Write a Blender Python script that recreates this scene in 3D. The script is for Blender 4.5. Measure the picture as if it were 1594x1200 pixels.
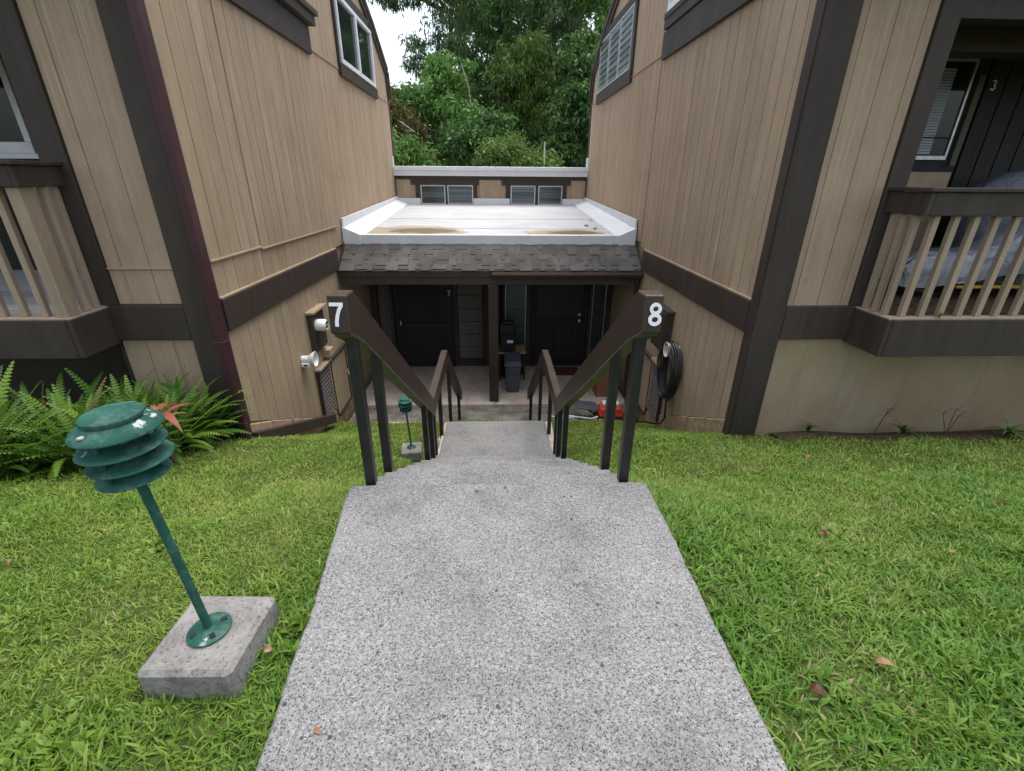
import bpy, bmesh, math, random
import numpy as np
from mathutils import Vector, Matrix
random.seed(7); RNG = np.random.default_rng(11)
R = math.radians
scene = bpy.context.scene
for o in list(bpy.data.objects): bpy.data.objects.remove(o)

# ------------------------------------------------------------ camera, sky, sun, exposure
CAM_H = 1.45
def cam_axes(pitch, yaw, roll):
    cp, sp, cy, sy = math.cos(pitch), math.sin(pitch), math.cos(yaw), math.sin(yaw)
    f = Vector((sy*cp, cy*cp, -sp)); r = Vector((cy, -sy, 0)); u = r.cross(f)
    return math.cos(roll)*r + math.sin(roll)*u, -math.sin(roll)*r + math.cos(roll)*u, f
cr, cu, cf = cam_axes(R(24.08), R(1.94), R(.44))
cam = bpy.data.cameras.new('camera'); cam_o = bpy.data.objects.new('camera', cam)
scene.collection.objects.link(cam_o)
m = Matrix((cr, cu, -cf)).transposed().to_4x4(); m.translation = (0, 0, CAM_H); cam_o.matrix_world = m
cam.sensor_fit = 'HORIZONTAL'; cam.sensor_width = 36.0; cam.lens = 36.0*722.44/1594
cam.clip_start = .05; cam.clip_end = 3000
scene.camera = cam_o

world = bpy.data.worlds.new('World'); scene.world = world; world.use_nodes = True
wn = world.node_tree.nodes; wl = world.node_tree.links
bg = wn['Background']
sky = wn.new('ShaderNodeTexSky'); sky.sky_type = 'NISHITA'; sky.sun_disc = False
SUN_EL, SUN_AZ = 79, 40          # azimuth measured from +Y clockwise
sky.sun_elevation = R(SUN_EL); sky.sun_rotation = R(SUN_AZ); sky.dust_density = 3.0; sky.air_density = 1.0; sky.ozone_density = 1.0
hsv = wn.new('ShaderNodeHueSaturation'); hsv.inputs['Saturation'].default_value = .50; hsv.inputs['Value'].default_value = 1.0
wl.new(sky.outputs[0], hsv.inputs['Color'])
# high overcast: the same soft grey cloud all over the sky
tc = wn.new('ShaderNodeTexCoord'); cn = wn.new('ShaderNodeTexNoise'); cn.inputs['Scale'].default_value = 2.2; cn.inputs['Detail'].default_value = 6
cramp = wn.new('ShaderNodeMapRange'); cramp.inputs['From Min'].default_value = .3; cramp.inputs['From Max'].default_value = .7
cramp.inputs['To Min'].default_value = .9; cramp.inputs['To Max'].default_value = 1.1
cm = wn.new('ShaderNodeMix'); cm.data_type = 'RGBA'; cm.blend_type = 'MULTIPLY'; cm.inputs['Factor'].default_value = 1
wl.new(tc.outputs['Generated'], cn.inputs['Vector']); wl.new(cn.outputs['Fac'], cramp.inputs['Value'])
wl.new(hsv.outputs['Color'], cm.inputs['A']); wl.new(cramp.outputs[0], cm.inputs['B'])
wl.new(cm.outputs['Result'], bg.inputs['Color']); bg.inputs['Strength'].default_value = .135

sun = bpy.data.lights.new('sun', 'SUN'); sun.energy = 1.15; sun.angle = R(50); sun.color = (1, .97, .92)
sun_o = bpy.data.objects.new('sun', sun); scene.collection.objects.link(sun_o)
az, el = R(SUN_AZ), R(SUN_EL)
sd = Vector((math.sin(az)*math.cos(el), math.cos(az)*math.cos(el), math.sin(el)))
sun_o.rotation_euler = (-sd).to_track_quat('-Z', 'Y').to_euler(); sun_o.location = sd*40
vs = scene.view_settings; vs.view_transform = 'Standard'; vs.look = 'None'; vs.gamma = 1; vs.use_curve_mapping = False
vs.exposure = 1.38

# ------------------------------------------------------------ materials
MATS = {}
def ramp(n, stops):
    e = n.color_ramp.elements
    while len(e) > 1: e.remove(e[-1])
    e[0].position = stops[0][0]; e[0].color = (*stops[0][1], 1)
    for p, c in stops[1:]:
        k = e.new(p); k.color = (*c, 1)
class MT:
    """small node-graph builder around one Principled shader"""
    def __init__(s, name, rough=.8, spec=.3, coord='Object'):
        s.m = bpy.data.materials.new(name); s.m.use_nodes = True; s.t = s.m.node_tree
        s.N, s.L = s.t.nodes, s.t.links; s.b = s.N['Principled BSDF']
        s.b.inputs['Roughness'].default_value = rough; s.b.inputs['Specular IOR Level'].default_value = spec
        s.tc = s.N.new('ShaderNodeTexCoord'); s.co = s.tc.outputs[coord]; MATS[name] = s.m
    def mp(s, scale, rot=(0,0,0)):
        n = s.N.new('ShaderNodeMapping'); n.inputs['Scale'].default_value = scale; n.inputs['Rotation'].default_value = rot
        s.L.new(s.co, n.inputs['Vector']); return n.outputs[0]
    def noise(s, scale, detail=4, vec=None, rough=.55, dist=0):
        n = s.N.new('ShaderNodeTexNoise'); n.inputs['Scale'].default_value = scale; n.inputs['Detail'].default_value = detail
        n.inputs['Roughness'].default_value = rough; n.inputs['Distortion'].default_value = dist
        s.L.new(vec if vec is not None else s.co, n.inputs['Vector']); return n.outputs['Fac']
    def vor(s, scale, out='Color', vec=None, feature='F1'):
        n = s.N.new('ShaderNodeTexVoronoi'); n.inputs['Scale'].default_value = scale; n.feature = feature
        s.L.new(vec if vec is not None else s.co, n.inputs['Vector']); return n.outputs[out]
    def ramp(s, fac, stops):
        n = s.N.new('ShaderNodeValToRGB'); ramp(n, stops); s.L.new(fac, n.inputs[0]); return n.outputs[0]
    def mix(s, a, b, fac, mode='MIX'):
        n = s.N.new('ShaderNodeMix'); n.data_type = 'RGBA'; n.blend_type = mode
        for v, k in ((a, 'A'), (b, 'B')):
            if isinstance(v, tuple): n.inputs[k].default_value = (*v, 1)
            else: s.L.new(v, n.inputs[k])
        if isinstance(fac, (int, float)): n.inputs['Factor'].default_value = fac
        else: s.L.new(fac, n.inputs['Factor'])
        return n.outputs['Result']
    def rand(s): return s.N.new('ShaderNodeObjectInfo').outputs['Random']
    def math(s, op, a, b=0.):
        n = s.N.new('ShaderNodeMath'); n.operation = op
        for i, v in enumerate((a, b)):
            if isinstance(v, (int, float)): n.inputs[i].default_value = v
            else: s.L.new(v, n.inputs[i])
        return n.outputs[0]
    def xyz(s):
        n = s.N.new('ShaderNodeSeparateXYZ'); s.L.new(s.co, n.inputs[0]); return n.outputs
    def color(s, c):
        if isinstance(c, tuple): s.b.inputs['Base Color'].default_value = (*c, 1)
        else: s.L.new(c, s.b.inputs['Base Color'])
    def bump(s, h, strength=.3, dist=.01, prev=None):
        n = s.N.new('ShaderNodeBump'); n.inputs['Strength'].default_value = strength; n.inputs['Distance'].default_value = dist
        s.L.new(h, n.inputs['Height'])
        if prev is not None: s.L.new(prev, n.inputs['Normal'])
        s.L.new(n.outputs[0], s.b.inputs['Normal']); return n.outputs[0]
    def rough(s, v): s.L.new(v, s.b.inputs['Roughness'])

def painted(name, base, var=.12, rough=.75, saw=True, stain=.25, light=None):
    t = MT(name, rough, .25)
    v = t.mp((9, 9, .7)); f1 = t.noise(1.0, 6, v, .6)
    big = t.noise(.9, 4); r = t.rand()
    d = tuple(c*(1-var*1.6) for c in base); l = tuple(min(1, c*(1+var)) for c in base)
    c = t.ramp(f1, [(.25, d), (.5, base), (.8, l)])
    c = t.mix(c, tuple(x*y for x, y in zip(base, (.80, .77, .74))), t.ramp(big, [(.5, (0,0,0)), (.8, (stain*2,)*3)]))
    c = t.mix(c, t.ramp(r, [(0, (.93,.93,.925)), (1, (1.045,)*3)]), 1, 'MULTIPLY')
    c = t.mix(c, t.ramp(t.noise(3.4, 9, t.mp((1, 1, .55)), .72), [(.3, (.86,.85,.83)), (.5, (1,1,1)), (.7, (1.08,1.08,1.07))]), 1, 'MULTIPLY')
    c = t.mix(c, t.ramp(t.noise(1, 8, t.mp((22, 22, 1.3)), .7, .4), [(.32, (.88,.87,.85)), (.5, (1,1,1)), (.68, (1.06,1.06,1.06))]), 1, 'MULTIPLY')
    if light:   # thin pale runs where paint has worn
        vv = t.mp((38, 38, .55)); s1 = t.noise(1, 3, vv, .6)
        zone = t.noise(.55, 2, t.mp((1, 1, .6)))
        fac = t.math('MULTIPLY', t.ramp(s1, [(.57, (0,0,0)), (.66, (1,1,1))]), t.ramp(zone, [(.47, (0,0,0)), (.56, (.75,.75,.75))]))
        c = t.mix(c, light, fac)
    t.color(c)
    sawn = t.noise(1, 3, t.mp((6, 6, 140)), .7); grain = t.noise(1, 4, t.mp((70, 70, 3)), .6)
    if saw: sawn = t.math('MULTIPLY', sawn, t.ramp(t.rand(), [(.55, (.5,.5,.5)), (.75, (2.6,2.6,2.6))]))
    n = t.bump(sawn if saw else grain, .34, .004); t.bump(grain, .2, .003, n)
    return t
painted('tan_siding', (.365, .274, .186), .06, light=(.50, .41, .31))
painted('tan_siding_plain', (.35, .262, .177), .07)
painted('baluster_tan', (.33, .255, .185), .12)
painted('dark_trim', (.050, .039, .032), .16, .6, False, .15)
painted('belt_trim', (.052, .038, .032), .2, .6, False, .15)
painted('brown_rail', (.053, .037, .029), .12, .34, False, .1)
painted('porch_wall', (.058, .049, .044), .12, .65)
painted('porch_panel', (.13, .118, .11), .12, .7)
painted('black_wall', (.021, .021, .021), .2, .6)
painted('maroon_metal', (.062, .026, .030), .08, .4, False, .15)
painted('soffit_green', (.11, .115, .085), .1)
t = MT('black_metal', .35, .5); t.color(t.ramp(t.noise(12, 4), [(.3, (.009,.009,.009)), (.75, (.022,.021,.02))])); t.bump(t.noise(60, 3), .15, .002)
t = MT('moss_underside', .9, .1); t.color(t.ramp(t.noise(9, 5), [(.3, (.05,.06,.03)), (.7, (.10,.12,.05))])); t.bump(t.noise(60, 3), .4, .004)

t = MT('aggregate', .88, .25)         # exposed-aggregate concrete
cell = t.vor(200); dist = t.vor(200, 'Distance')
sep = t.N.new('ShaderNodeSeparateColor'); t.L.new(cell, sep.inputs[0])
peb = t.ramp(sep.outputs[0], [(0, (.05,.052,.058)), (.14, (.13,.135,.145)), (.36, (.28,.285,.295)), (.62, (.44,.445,.45)), (.85, (.57,.565,.55)), (1, (.68,.675,.66))])
c = t.mix(peb, (.44,.43,.41), t.ramp(dist, [(.36, (0,0,0)), (.62, (.8,.8,.8))]))
cell2 = t.vor(42); sep2 = t.N.new('ShaderNodeSeparateColor'); t.L.new(cell2, sep2.inputs[0]); d2 = t.vor(42, 'Distance')
spot = t.math('MULTIPLY', t.ramp(sep2.outputs[1], [(.972, (0,0,0)), (.985, (.8,.8,.8))]), t.ramp(d2, [(.25, (1,1,1)), (.34, (0,0,0))]))
c = t.mix(c, (.055,.057,.062), spot)
c = t.mix(c, t.ramp(t.noise(2.3, 6, None, .65), [(.28, (.31,.31,.305)), (.48, (.445,.447,.447)), (.7, (.55,.55,.55))]), 1, 'MULTIPLY')
c = t.mix(c, (.13,.125,.115), t.ramp(t.noise(1.7, 7, None, .72, .6), [(.53, (0,0,0)), (.72, (.52,.52,.50))]))
c = t.mix(c, t.ramp(t.noise(75, 3, None, .75), [(.34, (.72,.73,.75)), (.5, (1,1,1)), (.66, (1.25,1.24,1.22))]), 1, 'MULTIPLY')
t.color(c); n = t.bump(t.ramp(dist, [(0, (1,1,1)), (.6, (0,0,0))]), .55, .004); t.bump(t.noise(5, 4), .25, .02, n)
t = MT('aggregate_worn', .92, .2)
cell = t.vor(120); sep = t.N.new('ShaderNodeSeparateColor'); t.L.new(cell, sep.inputs[0])
c = t.ramp(sep.outputs[0], [(0, (.06,.058,.053)), (.4, (.20,.19,.17)), (1, (.40,.38,.35))])
c = t.mix(c, t.ramp(t.noise(4, 6), [(.3, (.45,.42,.36)), (.65, (1,1,1))]), 1, 'MULTIPLY'); t.color(c); t.bump(t.vor(120, 'Distance'), .5, .004)
t = MT('cheek_concrete', .9, .2); t.color(t.mix(t.ramp(t.noise(5, 6, None, .7), [(.3, (.30,.25,.19)), (.6, (.52,.46,.38)), (.8, (.66,.62,.55))]), (.2,.17,.12), t.ramp(t.noise(30, 4), [(.55, (0,0,0)), (.75, (.6,.6,.6))]))); t.bump(t.noise(40, 5), .5, .01)
t = MT('foundation', .9, .15); t.color(t.ramp(t.noise(6, 7, None, .7), [(.25, (.16,.10,.06)), (.45, (.33,.23,.145)), (.7, (.46,.34,.23))])); t.bump(t.noise(18, 6), .7, .02)
t = MT('stucco', .85, .2)
c = t.ramp(t.noise(1.1, 5, t.mp((1.2, 1.2, .7))), [(.3, (.26,.185,.105)), (.48, (.31,.24,.148)), (.66, (.35,.295,.205))])
c = t.mix(c, (.20,.145,.085), t.ramp(t.noise(1, 4, t.mp((9, 9, .8))), [(.56, (0,0,0)), (.8, (.5,.5,.5))])); t.color(c); t.bump(t.noise(120, 4), .25, .003)
t = MT('patio_concrete', .8, .3)
c = t.ramp(t.noise(2.2, 7, None, .65), [(.3, (.33,.27,.22)), (.5, (.47,.40,.34)), (.7, (.56,.50,.44))])
c = t.mix(c, (.22,.15,.12), t.ramp(t.noise(7, 6, None, .75, 1.5), [(.56, (0,0,0)), (.7, (.55,.55,.55))])); t.color(c); t.bump(t.noise(60, 4), .15, .003)
t = MT('block_concrete', .9, .2)
c = t.ramp(t.noise(7, 7, None, .7), [(.3, (.12,.11,.10)), (.5, (.215,.205,.19)), (.72, (.31,.30,.28))])
c = t.mix(c, (.055,.052,.046), t.ramp(t.noise(60, 5, None, .8), [(.52, (0,0,0)), (.66, (.85,.85,.85))]))
c = t.mix(c, (.10,.30,.25), t.ramp(t.noise(3.3, 3), [(.68, (0,0,0)), (.74, (.6,.6,.6))])); t.color(c); t.bump(t.noise(70, 5, None, .7), .6, .006)

t = MT('soil', .95, .1); t.color(t.ramp(t.noise(16, 8, None, .7), [(.3, (.030,.021,.013)), (.55, (.085,.062,.040)), (.8, (.16,.12,.085))])); t.bump(t.noise(30, 6), .8, .03)
t = MT('turf', .95, .1); c = t.ramp(t.noise(22, 6, None, .7), [(.3, (.022,.036,.008)), (.55, (.060,.085,.018)), (.8, (.13,.125,.045))])
c = t.mix(c, (.15,.13,.06), t.ramp(t.noise(1.6, 5), [(.55, (0,0,0)), (.75, (.5,.5,.5))])); t.color(c); t.bump(t.noise(45, 6), .8, .03)
t = MT('grass_blade', .5, .3); a = t.N.new('ShaderNodeAttribute'); a.attribute_name = 'tint'
t.color(a.outputs['Color']); t.b.inputs['Subsurface Weight'].default_value = 0
tr = t.N.new('ShaderNodeBsdfTranslucent'); mx = t.N.new('ShaderNodeMixShader'); mx.inputs[0].default_value = .35
t.L.new(a.outputs['Color'], tr.inputs[0]); t.L.new(t.b.outputs[0], mx.inputs[1]); t.L.new(tr.outputs[0], mx.inputs[2])
t.L.new(mx.outputs[0], t.N['Material Output'].inputs[0])
def leafmat(name, stops, rough=.5, trans=.35):
    t = MT(name, rough, .35); a = t.N.new('ShaderNodeAttribute'); a.attribute_name = 'tint'
    sp = t.N.new('ShaderNodeSeparateColor'); t.L.new(a.outputs['Color'], sp.inputs[0])
    c = t.ramp(sp.outputs[0], stops); t.color(c)
    tr = t.N.new('ShaderNodeBsdfTranslucent'); mx = t.N.new('ShaderNodeMixShader'); mx.inputs[0].default_value = trans
    t.L.new(c, tr.inputs[0]); t.L.new(t.b.outputs[0], mx.inputs[1]); t.L.new(tr.outputs[0], mx.inputs[2])
    t.L.new(mx.outputs[0], t.N['Material Output'].inputs[0])
leafmat('leaf_dark', [(0, (0.027,0.074,0.018)), (.5, (0.062,0.152,0.036)), (1, (0.168,0.297,0.080))])
leafmat('leaf_euc', [(0, (0.043,0.085,0.030)), (.5, (0.095,0.180,0.061)), (1, (0.253,0.360,0.146))])
leafmat('leaf_bright', [(0, (0.041,0.095,0.017)), (.5, (0.095,0.182,0.034)), (1, (0.203,0.297,0.072))])
leafmat('leaf_mid', [(0, (0.045,0.125,0.025)), (.5, (0.107,0.240,0.049)), (1, (0.247,0.396,0.100))])
leafmat('leaf_dry', [(0, (0.042,0.052,0.014)), (.55, (0.105,0.098,0.030)), (1, (0.224,0.130,0.054))])
def fernmat(name, stops):
    t = MT(name, .45, .4); c = t.ramp(t.rand(), stops); c = t.mix(c, t.ramp(t.noise(9, 3), [(.3, (.8,.8,.8)), (.7, (1.15,1.15,1.0))]), 1, 'MULTIPLY'); t.color(c)
    tr = t.N.new('ShaderNodeBsdfTranslucent'); mx = t.N.new('ShaderNodeMixShader'); mx.inputs[0].default_value = .35
    t.L.new(c, tr.inputs[0]); t.L.new(t.b.outputs[0], mx.inputs[1]); t.L.new(tr.outputs[0], mx.inputs[2]); t.L.new(mx.outputs[0], t.N['Material Output'].inputs[0])
fernmat('fern', [(0, (.16,.10,.035)), (.025, (.15,.12,.03)), (.04, (.045,.125,.013)), (.5, (.085,.20,.022)), (1, (.19,.31,.038))])
fernmat('red_leaf', [(0, (.24,.05,.04)), (1, (.36,.15,.10))])
fernmat('fallen_leaf', [(0, (.11,.045,.025)), (.5, (.30,.13,.075)), (1, (.38,.22,.15))])
fernmat('weed', [(0, (.05,.12,.02)), (1, (.12,.20,.04))])
t = MT('bark', .9, .1); t.color(t.ramp(t.noise(1, 6, t.mp((4, 4, .8))), [(.3, (.05,.038,.028)), (.6, (.13,.105,.08)), (.8, (.24,.21,.17))])); t.bump(t.noise(1, 5, t.mp((20, 20, 3))), .6, .03)
t = MT('dead_wood', .8, .2); t.color(t.ramp(t.noise(4, 4), [(.3, (.36,.34,.29)), (.7, (.55,.52,.46))]))

t = MT('white_metal', .45, .4); c = t.ramp(t.noise(3, 5), [(.3, (.62,.635,.655)), (.7, (.71,.725,.74))])
c = t.mix(c, (.40,.37,.33), t.ramp(t.noise(14, 6, None, .7), [(.62, (0,0,0)), (.8, (.5,.5,.5))])); t.color(c)
t = MT('white_vinyl', .35, .5); t.color(t.ramp(t.noise(5, 3), [(.3, (.66,.68,.71)), (.7, (.80,.81,.83))]))
t = MT('aluminium', .4, .5); t.b.inputs['Metallic'].default_value = .6; t.color(t.ramp(t.noise(14, 3), [(.3, (.42,.43,.44)), (.7, (.60,.61,.62))]))
t = MT('white_paint', .5, .4); t.color(t.ramp(t.noise(40, 3), [(.3, (.74,.76,.78)), (.7, (.82,.83,.84))]))
t = MT('roof_membrane', .6, .3)      # white roof; rust-brown stains where water has stood
x, y, z = t.xyz()
c = t.ramp(t.noise(1.2, 6, t.mp((1, 1.6, 1)), .65), [(.25, (.36,.36,.365)), (.5, (.43,.435,.445)), (.75, (.48,.485,.495))])
c = t.mix(c, (.30,.28,.26), t.ramp(t.noise(5, 7, t.mp((1, 2.5, 1)), .75), [(.58, (0,0,0)), (.8, (.55,.55,.55))]))
def puddle(cx, cy, rx, ry):
    dx = t.math('DIVIDE', t.math('SUBTRACT', x, cx), rx); dy = t.math('DIVIDE', t.math('SUBTRACT', y, cy), ry)
    r2 = t.math('ADD', t.math('MULTIPLY', dx, dx), t.math('MULTIPLY', dy, dy))
    return t.math('MULTIPLY', t.math('ADD', r2, t.math('MULTIPLY', t.math('SUBTRACT', t.noise(2.2, 6, None, .72), .5), 3.4)), .5)
for cx, cy, rx, ry, a in ((-1.55, 9.35, 1.0, .55, .85), (1.35, 9.22, .85, .34, .9)):
    p = puddle(cx, cy, rx, ry); inner = puddle(cx+.12, cy-.03, rx*.62, ry*.6)
    c = t.mix(c, (.30,.235,.14), t.ramp(p, [(.38, (a, a, a)), (.62, (0,0,0))]))
    c = t.mix(c, (.115,.068,.03), t.ramp(inner, [(.25, (a,)*3), (.6, (0,0,0))]))
t.color(c); t.bump(t.noise(3, 5), .2, .02)
t = MT('shingle', .95, .15); c = t.ramp(t.noise(260, 3, None, .7), [(.3, (.034,.032,.030)), (.55, (.085,.081,.077)), (.8, (.175,.168,.16))])
c = t.mix(c, t.ramp(t.rand(), [(0, (.9,.9,.91)), (.5, (1.1,1.1,1.1)), (1, (1.35,1.34,1.32))]), 1, 'MULTIPLY')
c = t.mix(c, t.ramp(t.noise(1.5, 4), [(.35, (.75,.75,.75)), (.65, (1.15,1.15,1.15))]), 1, 'MULTIPLY'); t.color(c); t.bump(t.noise(300, 2), .6, .003)
t = MT('dark_glass', .05, .3); t.color(t.ramp(t.noise(2, 2), [(.3, (.010,.016,.015)), (.7, (.018,.026,.024))])); t.bump(t.noise(1.5, 2), .03, .01)
t = MT('louver_glass', .12, .6); t.color(t.ramp(t.rand(), [(0, (.03,.042,.042)), (1, (.10,.125,.125))])); t.bump(t.noise(30, 2), .05, .002)
t = MT('louver_pale', .08, .6); t.color(t.ramp(t.rand(), [(0, (.16,.205,.215)), (1, (.26,.31,.32))])); t.bump(t.noise(30, 2), .05, .002)
t = MT('louver_dark', .3, .4); t.color(t.ramp(t.rand(), [(0, (.012,.018,.020)), (1, (.026,.034,.036))]))
t = MT('blind', .6, .3); t.color(t.ramp(t.rand(), [(0, (.30,.34,.37)), (1, (.36,.40,.43))]))
t = MT('black_plastic', .45, .4); t.color(t.ramp(t.noise(9, 3), [(.3, (.010,.010,.012)), (.7, (.020,.020,.023))]))
t = MT('grey_plastic', .45, .4); t.color(t.ramp(t.noise(7, 3), [(.3, (.050,.054,.066)), (.7, (.075,.080,.096))]))
t = MT('rubber_hose', .4, .45); t.color(t.ramp(t.noise(9, 3), [(.3, (.012,.012,.014)), (.7, (.03,.03,.033))]))
t = MT('beige_plastic', .5, .4); t.color(t.ramp(t.noise(9, 3), [(.3, (.45,.42,.35)), (.7, (.60,.57,.50))]))
t = MT('white_plastic', .4, .45); t.color(t.ramp(t.noise(9, 4), [(.3, (.62,.62,.60)), (.7, (.78,.78,.77))]))
t = MT('red_plastic', .4, .45); t.color(t.ramp(t.noise(8, 4), [(.3, (.50,.040,.022)), (.7, (.68,.075,.045))]))
t = MT('wood_brown', .6, .3); t.color(t.ramp(t.noise(1, 5, t.mp((30, 30, 2))), [(.3, (.16,.075,.035)), (.7, (.30,.155,.08))]))
t = MT('wood_top', .5, .3); t.color(t.ramp(t.noise(1, 5, t.mp((3, 30, 30))), [(.3, (.30,.19,.09)), (.7, (.44,.30,.16))]))
t = MT('mat_red', .95, .1); t.color(t.ramp(t.noise(60, 3), [(.3, (.075,.030,.022)), (.7, (.14,.06,.045))]))
t = MT('silver_tarp', .38, .5); t.b.inputs['Metallic'].default_value = .35; t.color(t.ramp(t.noise(3, 5), [(.3, (.22,.24,.26)), (.7, (.38,.40,.43))])); t.bump(t.noise(1, 4, t.mp((5, 5, 2)), .6, 1.5), .8, .06)
t = MT('grey_tarp', .6, .35); t.color(t.ramp(t.noise(3, 5), [(.3, (.085,.092,.105)), (.7, (.15,.16,.18))])); t.bump(t.noise(1, 4, t.mp((5, 5, 2)), .6, 1.5), .8, .06)
t = MT('yellow_paint', .5, .4); t.color(t.ramp(t.noise(9, 3), [(.3, (.40,.26,.02)), (.7, (.55,.36,.04))]))
t = MT('deck_boards', .8, .25); t.color(t.mix(t.ramp(t.noise(1, 5, t.mp((2, 30, 30))), [(.3, (.34,.33,.32)), (.7, (.52,.51,.50))]), t.ramp(t.rand(), [(0, (.85,.85,.85)), (1, (1.1,1.1,1.1))]), 1, 'MULTIPLY'))
t = MT('lamp_green', .75, .2); c = t.ramp(t.noise(9, 5), [(.3, (.008,.050,.038)), (.6, (.016,.082,.060)), (.85, (.045,.14,.105))])
c = t.mix(c, (.58,.60,.64), t.ramp(t.noise(11, 5, None, .6), [(.63, (0,0,0)), (.66, (.85,.85,.85))]))
c = t.mix(c, (.12,.19,.16), t.ramp(t.noise(22, 7, None, .75), [(.48, (0,0,0)), (.72, (.6,.6,.6))]))
c = t.mix(c, (.05,.035,.02), t.ramp(t.noise(48, 5, None, .75), [(.64, (0,0,0)), (.72, (.7,.7,.7))])); t.color(c); t.bump(t.noise(50, 3), .1, .002)
t = MT('lamp_lens', .4, .4); t.color(t.ramp(t.noise(9, 3), [(.3, (.28,.27,.24)), (.7, (.45,.43,.39))]))
t = MT('label_white', .6, .3); t.color(t.ramp(t.noise(30, 3), [(.3, (.6,.6,.6)), (.7, (.75,.75,.75))]))

# ------------------------------------------------------------ mesh helpers
def link(name, me, parent=None):
    o = bpy.data.objects.new(name, me); scene.collection.objects.link(o)
    if parent is not None: o.parent = parent
    return o
class G:
    def __init__(s): s.v = []; s.f = []
    def hexa(s, p):       # p: bottom 4 (ccw from above), top 4
        b = len(s.v); s.v += [tuple(q) for q in p]
        s.f += [tuple(b+i for i in q) for q in ((3,2,1,0),(4,5,6,7),(0,1,5,4),(1,2,6,5),(2,3,7,6),(3,0,4,7))]; return s
    def box(s, x0, x1, y0, y1, z0, z1):
        x0, x1 = min(x0,x1), max(x0,x1); y0, y1 = min(y0,y1), max(y0,y1); z0, z1 = min(z0,z1), max(z0,z1)
        return s.hexa([(x0,y0,z0),(x1,y0,z0),(x1,y1,z0),(x0,y1,z0),(x0,y0,z1),(x1,y0,z1),(x1,y1,z1),(x0,y1,z1)])
    def prism(s, poly, fn, a0, a1):     # poly of (p,q); fn(p,q,a) -> xyz
        n = len(poly); b = len(s.v)
        s.v += [tuple(fn(p, q, a0)) for p, q in poly] + [tuple(fn(p, q, a1)) for p, q in poly]
        s.f += [tuple(b+i for i in range(n))[::-1], tuple(b+n+i for i in range(n))]
        s.f += [(b+i, b+(i+1) % n, b+n+(i+1) % n, b+n+i) for i in range(n)]; return s
    def tube(s, pts, r, n=8, close=False, cap=True):
        pts = [Vector(p) for p in pts]; k = len(pts); b = len(s.v); rs = r if isinstance(r, (list, tuple)) else [r]*k
        up = None
        for i, p in enumerate(pts):
            tan = (pts[(i+1) % k]-pts[i-1]) if close else (pts[min(i+1, k-1)]-pts[max(i-1, 0)])
            tan.normalize()
            if up is None: up = tan.orthogonal().normalized()
            else: up = (up-tan*up.dot(tan)); up = up.normalized() if up.length > 1e-6 else tan.orthogonal().normalized()
            sd_ = tan.cross(up)
            for j in range(n):
                a = 2*math.pi*j/n; s.v.append(tuple(p+(up*math.cos(a)+sd_*math.sin(a))*rs[i]))
        for i in range(k if close else k-1):
            i2 = (i+1) % k
            for j in range(n):
                s.f.append((b+i*n+j, b+i*n+(j+1) % n, b+i2*n+(j+1) % n, b+i2*n+j))
        if cap and not close:
            s.f.append(tuple(b+j for j in range(n))[::-1]); s.f.append(tuple(b+(k-1)*n+j for j in range(n)))
        return s
    def lathe(s, prof, n=32, c=(0,0,0), ax=None):   # prof of (r,z)
        b = len(s.v); M_ = ax.to_matrix() if ax is not None else None
        for r, z in prof:
            for j in range(n):
                a = 2*math.pi*j/n; p = Vector((r*math.cos(a), r*math.sin(a), z))
                if M_ is not None: p = M_ @ p
                s.v.append(tuple(p+Vector(c)))
        for i in range(len(prof)-1):
            for j in range(n): s.f.append((b+i*n+j, b+i*n+(j+1) % n, b+(i+1)*n+(j+1) % n, b+(i+1)*n+j))
        s.f.append(tuple(b+j for j in range(n))[::-1]); k = b+(len(prof)-1)*n; s.f.append(tuple(k+j for j in range(n)))
        return s
    def mesh(s, name, mat, smooth=False, bevel=0, fix=True):
        me = bpy.data.meshes.new(name); me.from_pydata(s.v, [], s.f)
        if bevel or fix:
            bm = bmesh.new(); bm.from_mesh(me)
            if fix: bmesh.ops.recalc_face_normals(bm, faces=bm.faces)
            if bevel:
                ed = [e for e in bm.edges if len(e.link_faces) == 2 and e.calc_face_angle(0) > .5]
                bmesh.ops.bevel(bm, geom=ed, offset=bevel, segments=1, affect='EDGES', clamp_overlap=True)
            bm.to_mesh(me); bm.free()
        if smooth:
            me.polygons.foreach_set('use_smooth', [True]*len(me.polygons))
            me.set_sharp_from_angle(angle=R(40))
        me.materials.append(MATS[mat]); me.update(); return me
    def build(s, name, mat, parent=None, smooth=False, bevel=0, fix=True):
        return link(name, s.mesh(name, mat, smooth, bevel, fix), parent)
def box(name, mat, parent, x0, x1, y0, y1, z0, z1, bevel=0): return G().box(x0,x1,y0,y1,z0,z1).build(name, mat, parent, bevel=bevel)
def tag(o, label, cat, group=None):
    o['label'] = label; o['category'] = cat
    if group: o['group'] = group
    return o
def struct(o): o['kind'] = 'structure'; return o
def thing(name, loc, label, cat, group=None, rz=0):
    o = bpy.data.objects.new(name, None); scene.collection.objects.link(o); o.location = loc; o.rotation_euler.z = rz
    o.empty_display_size = .1; return tag(o, label, cat, group)
def copy_tree(o, parent=None):
    c = o.copy(); scene.collection.objects.link(c); c.parent = parent
    for ch in o.children: copy_tree(ch, c)
    return c
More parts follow.
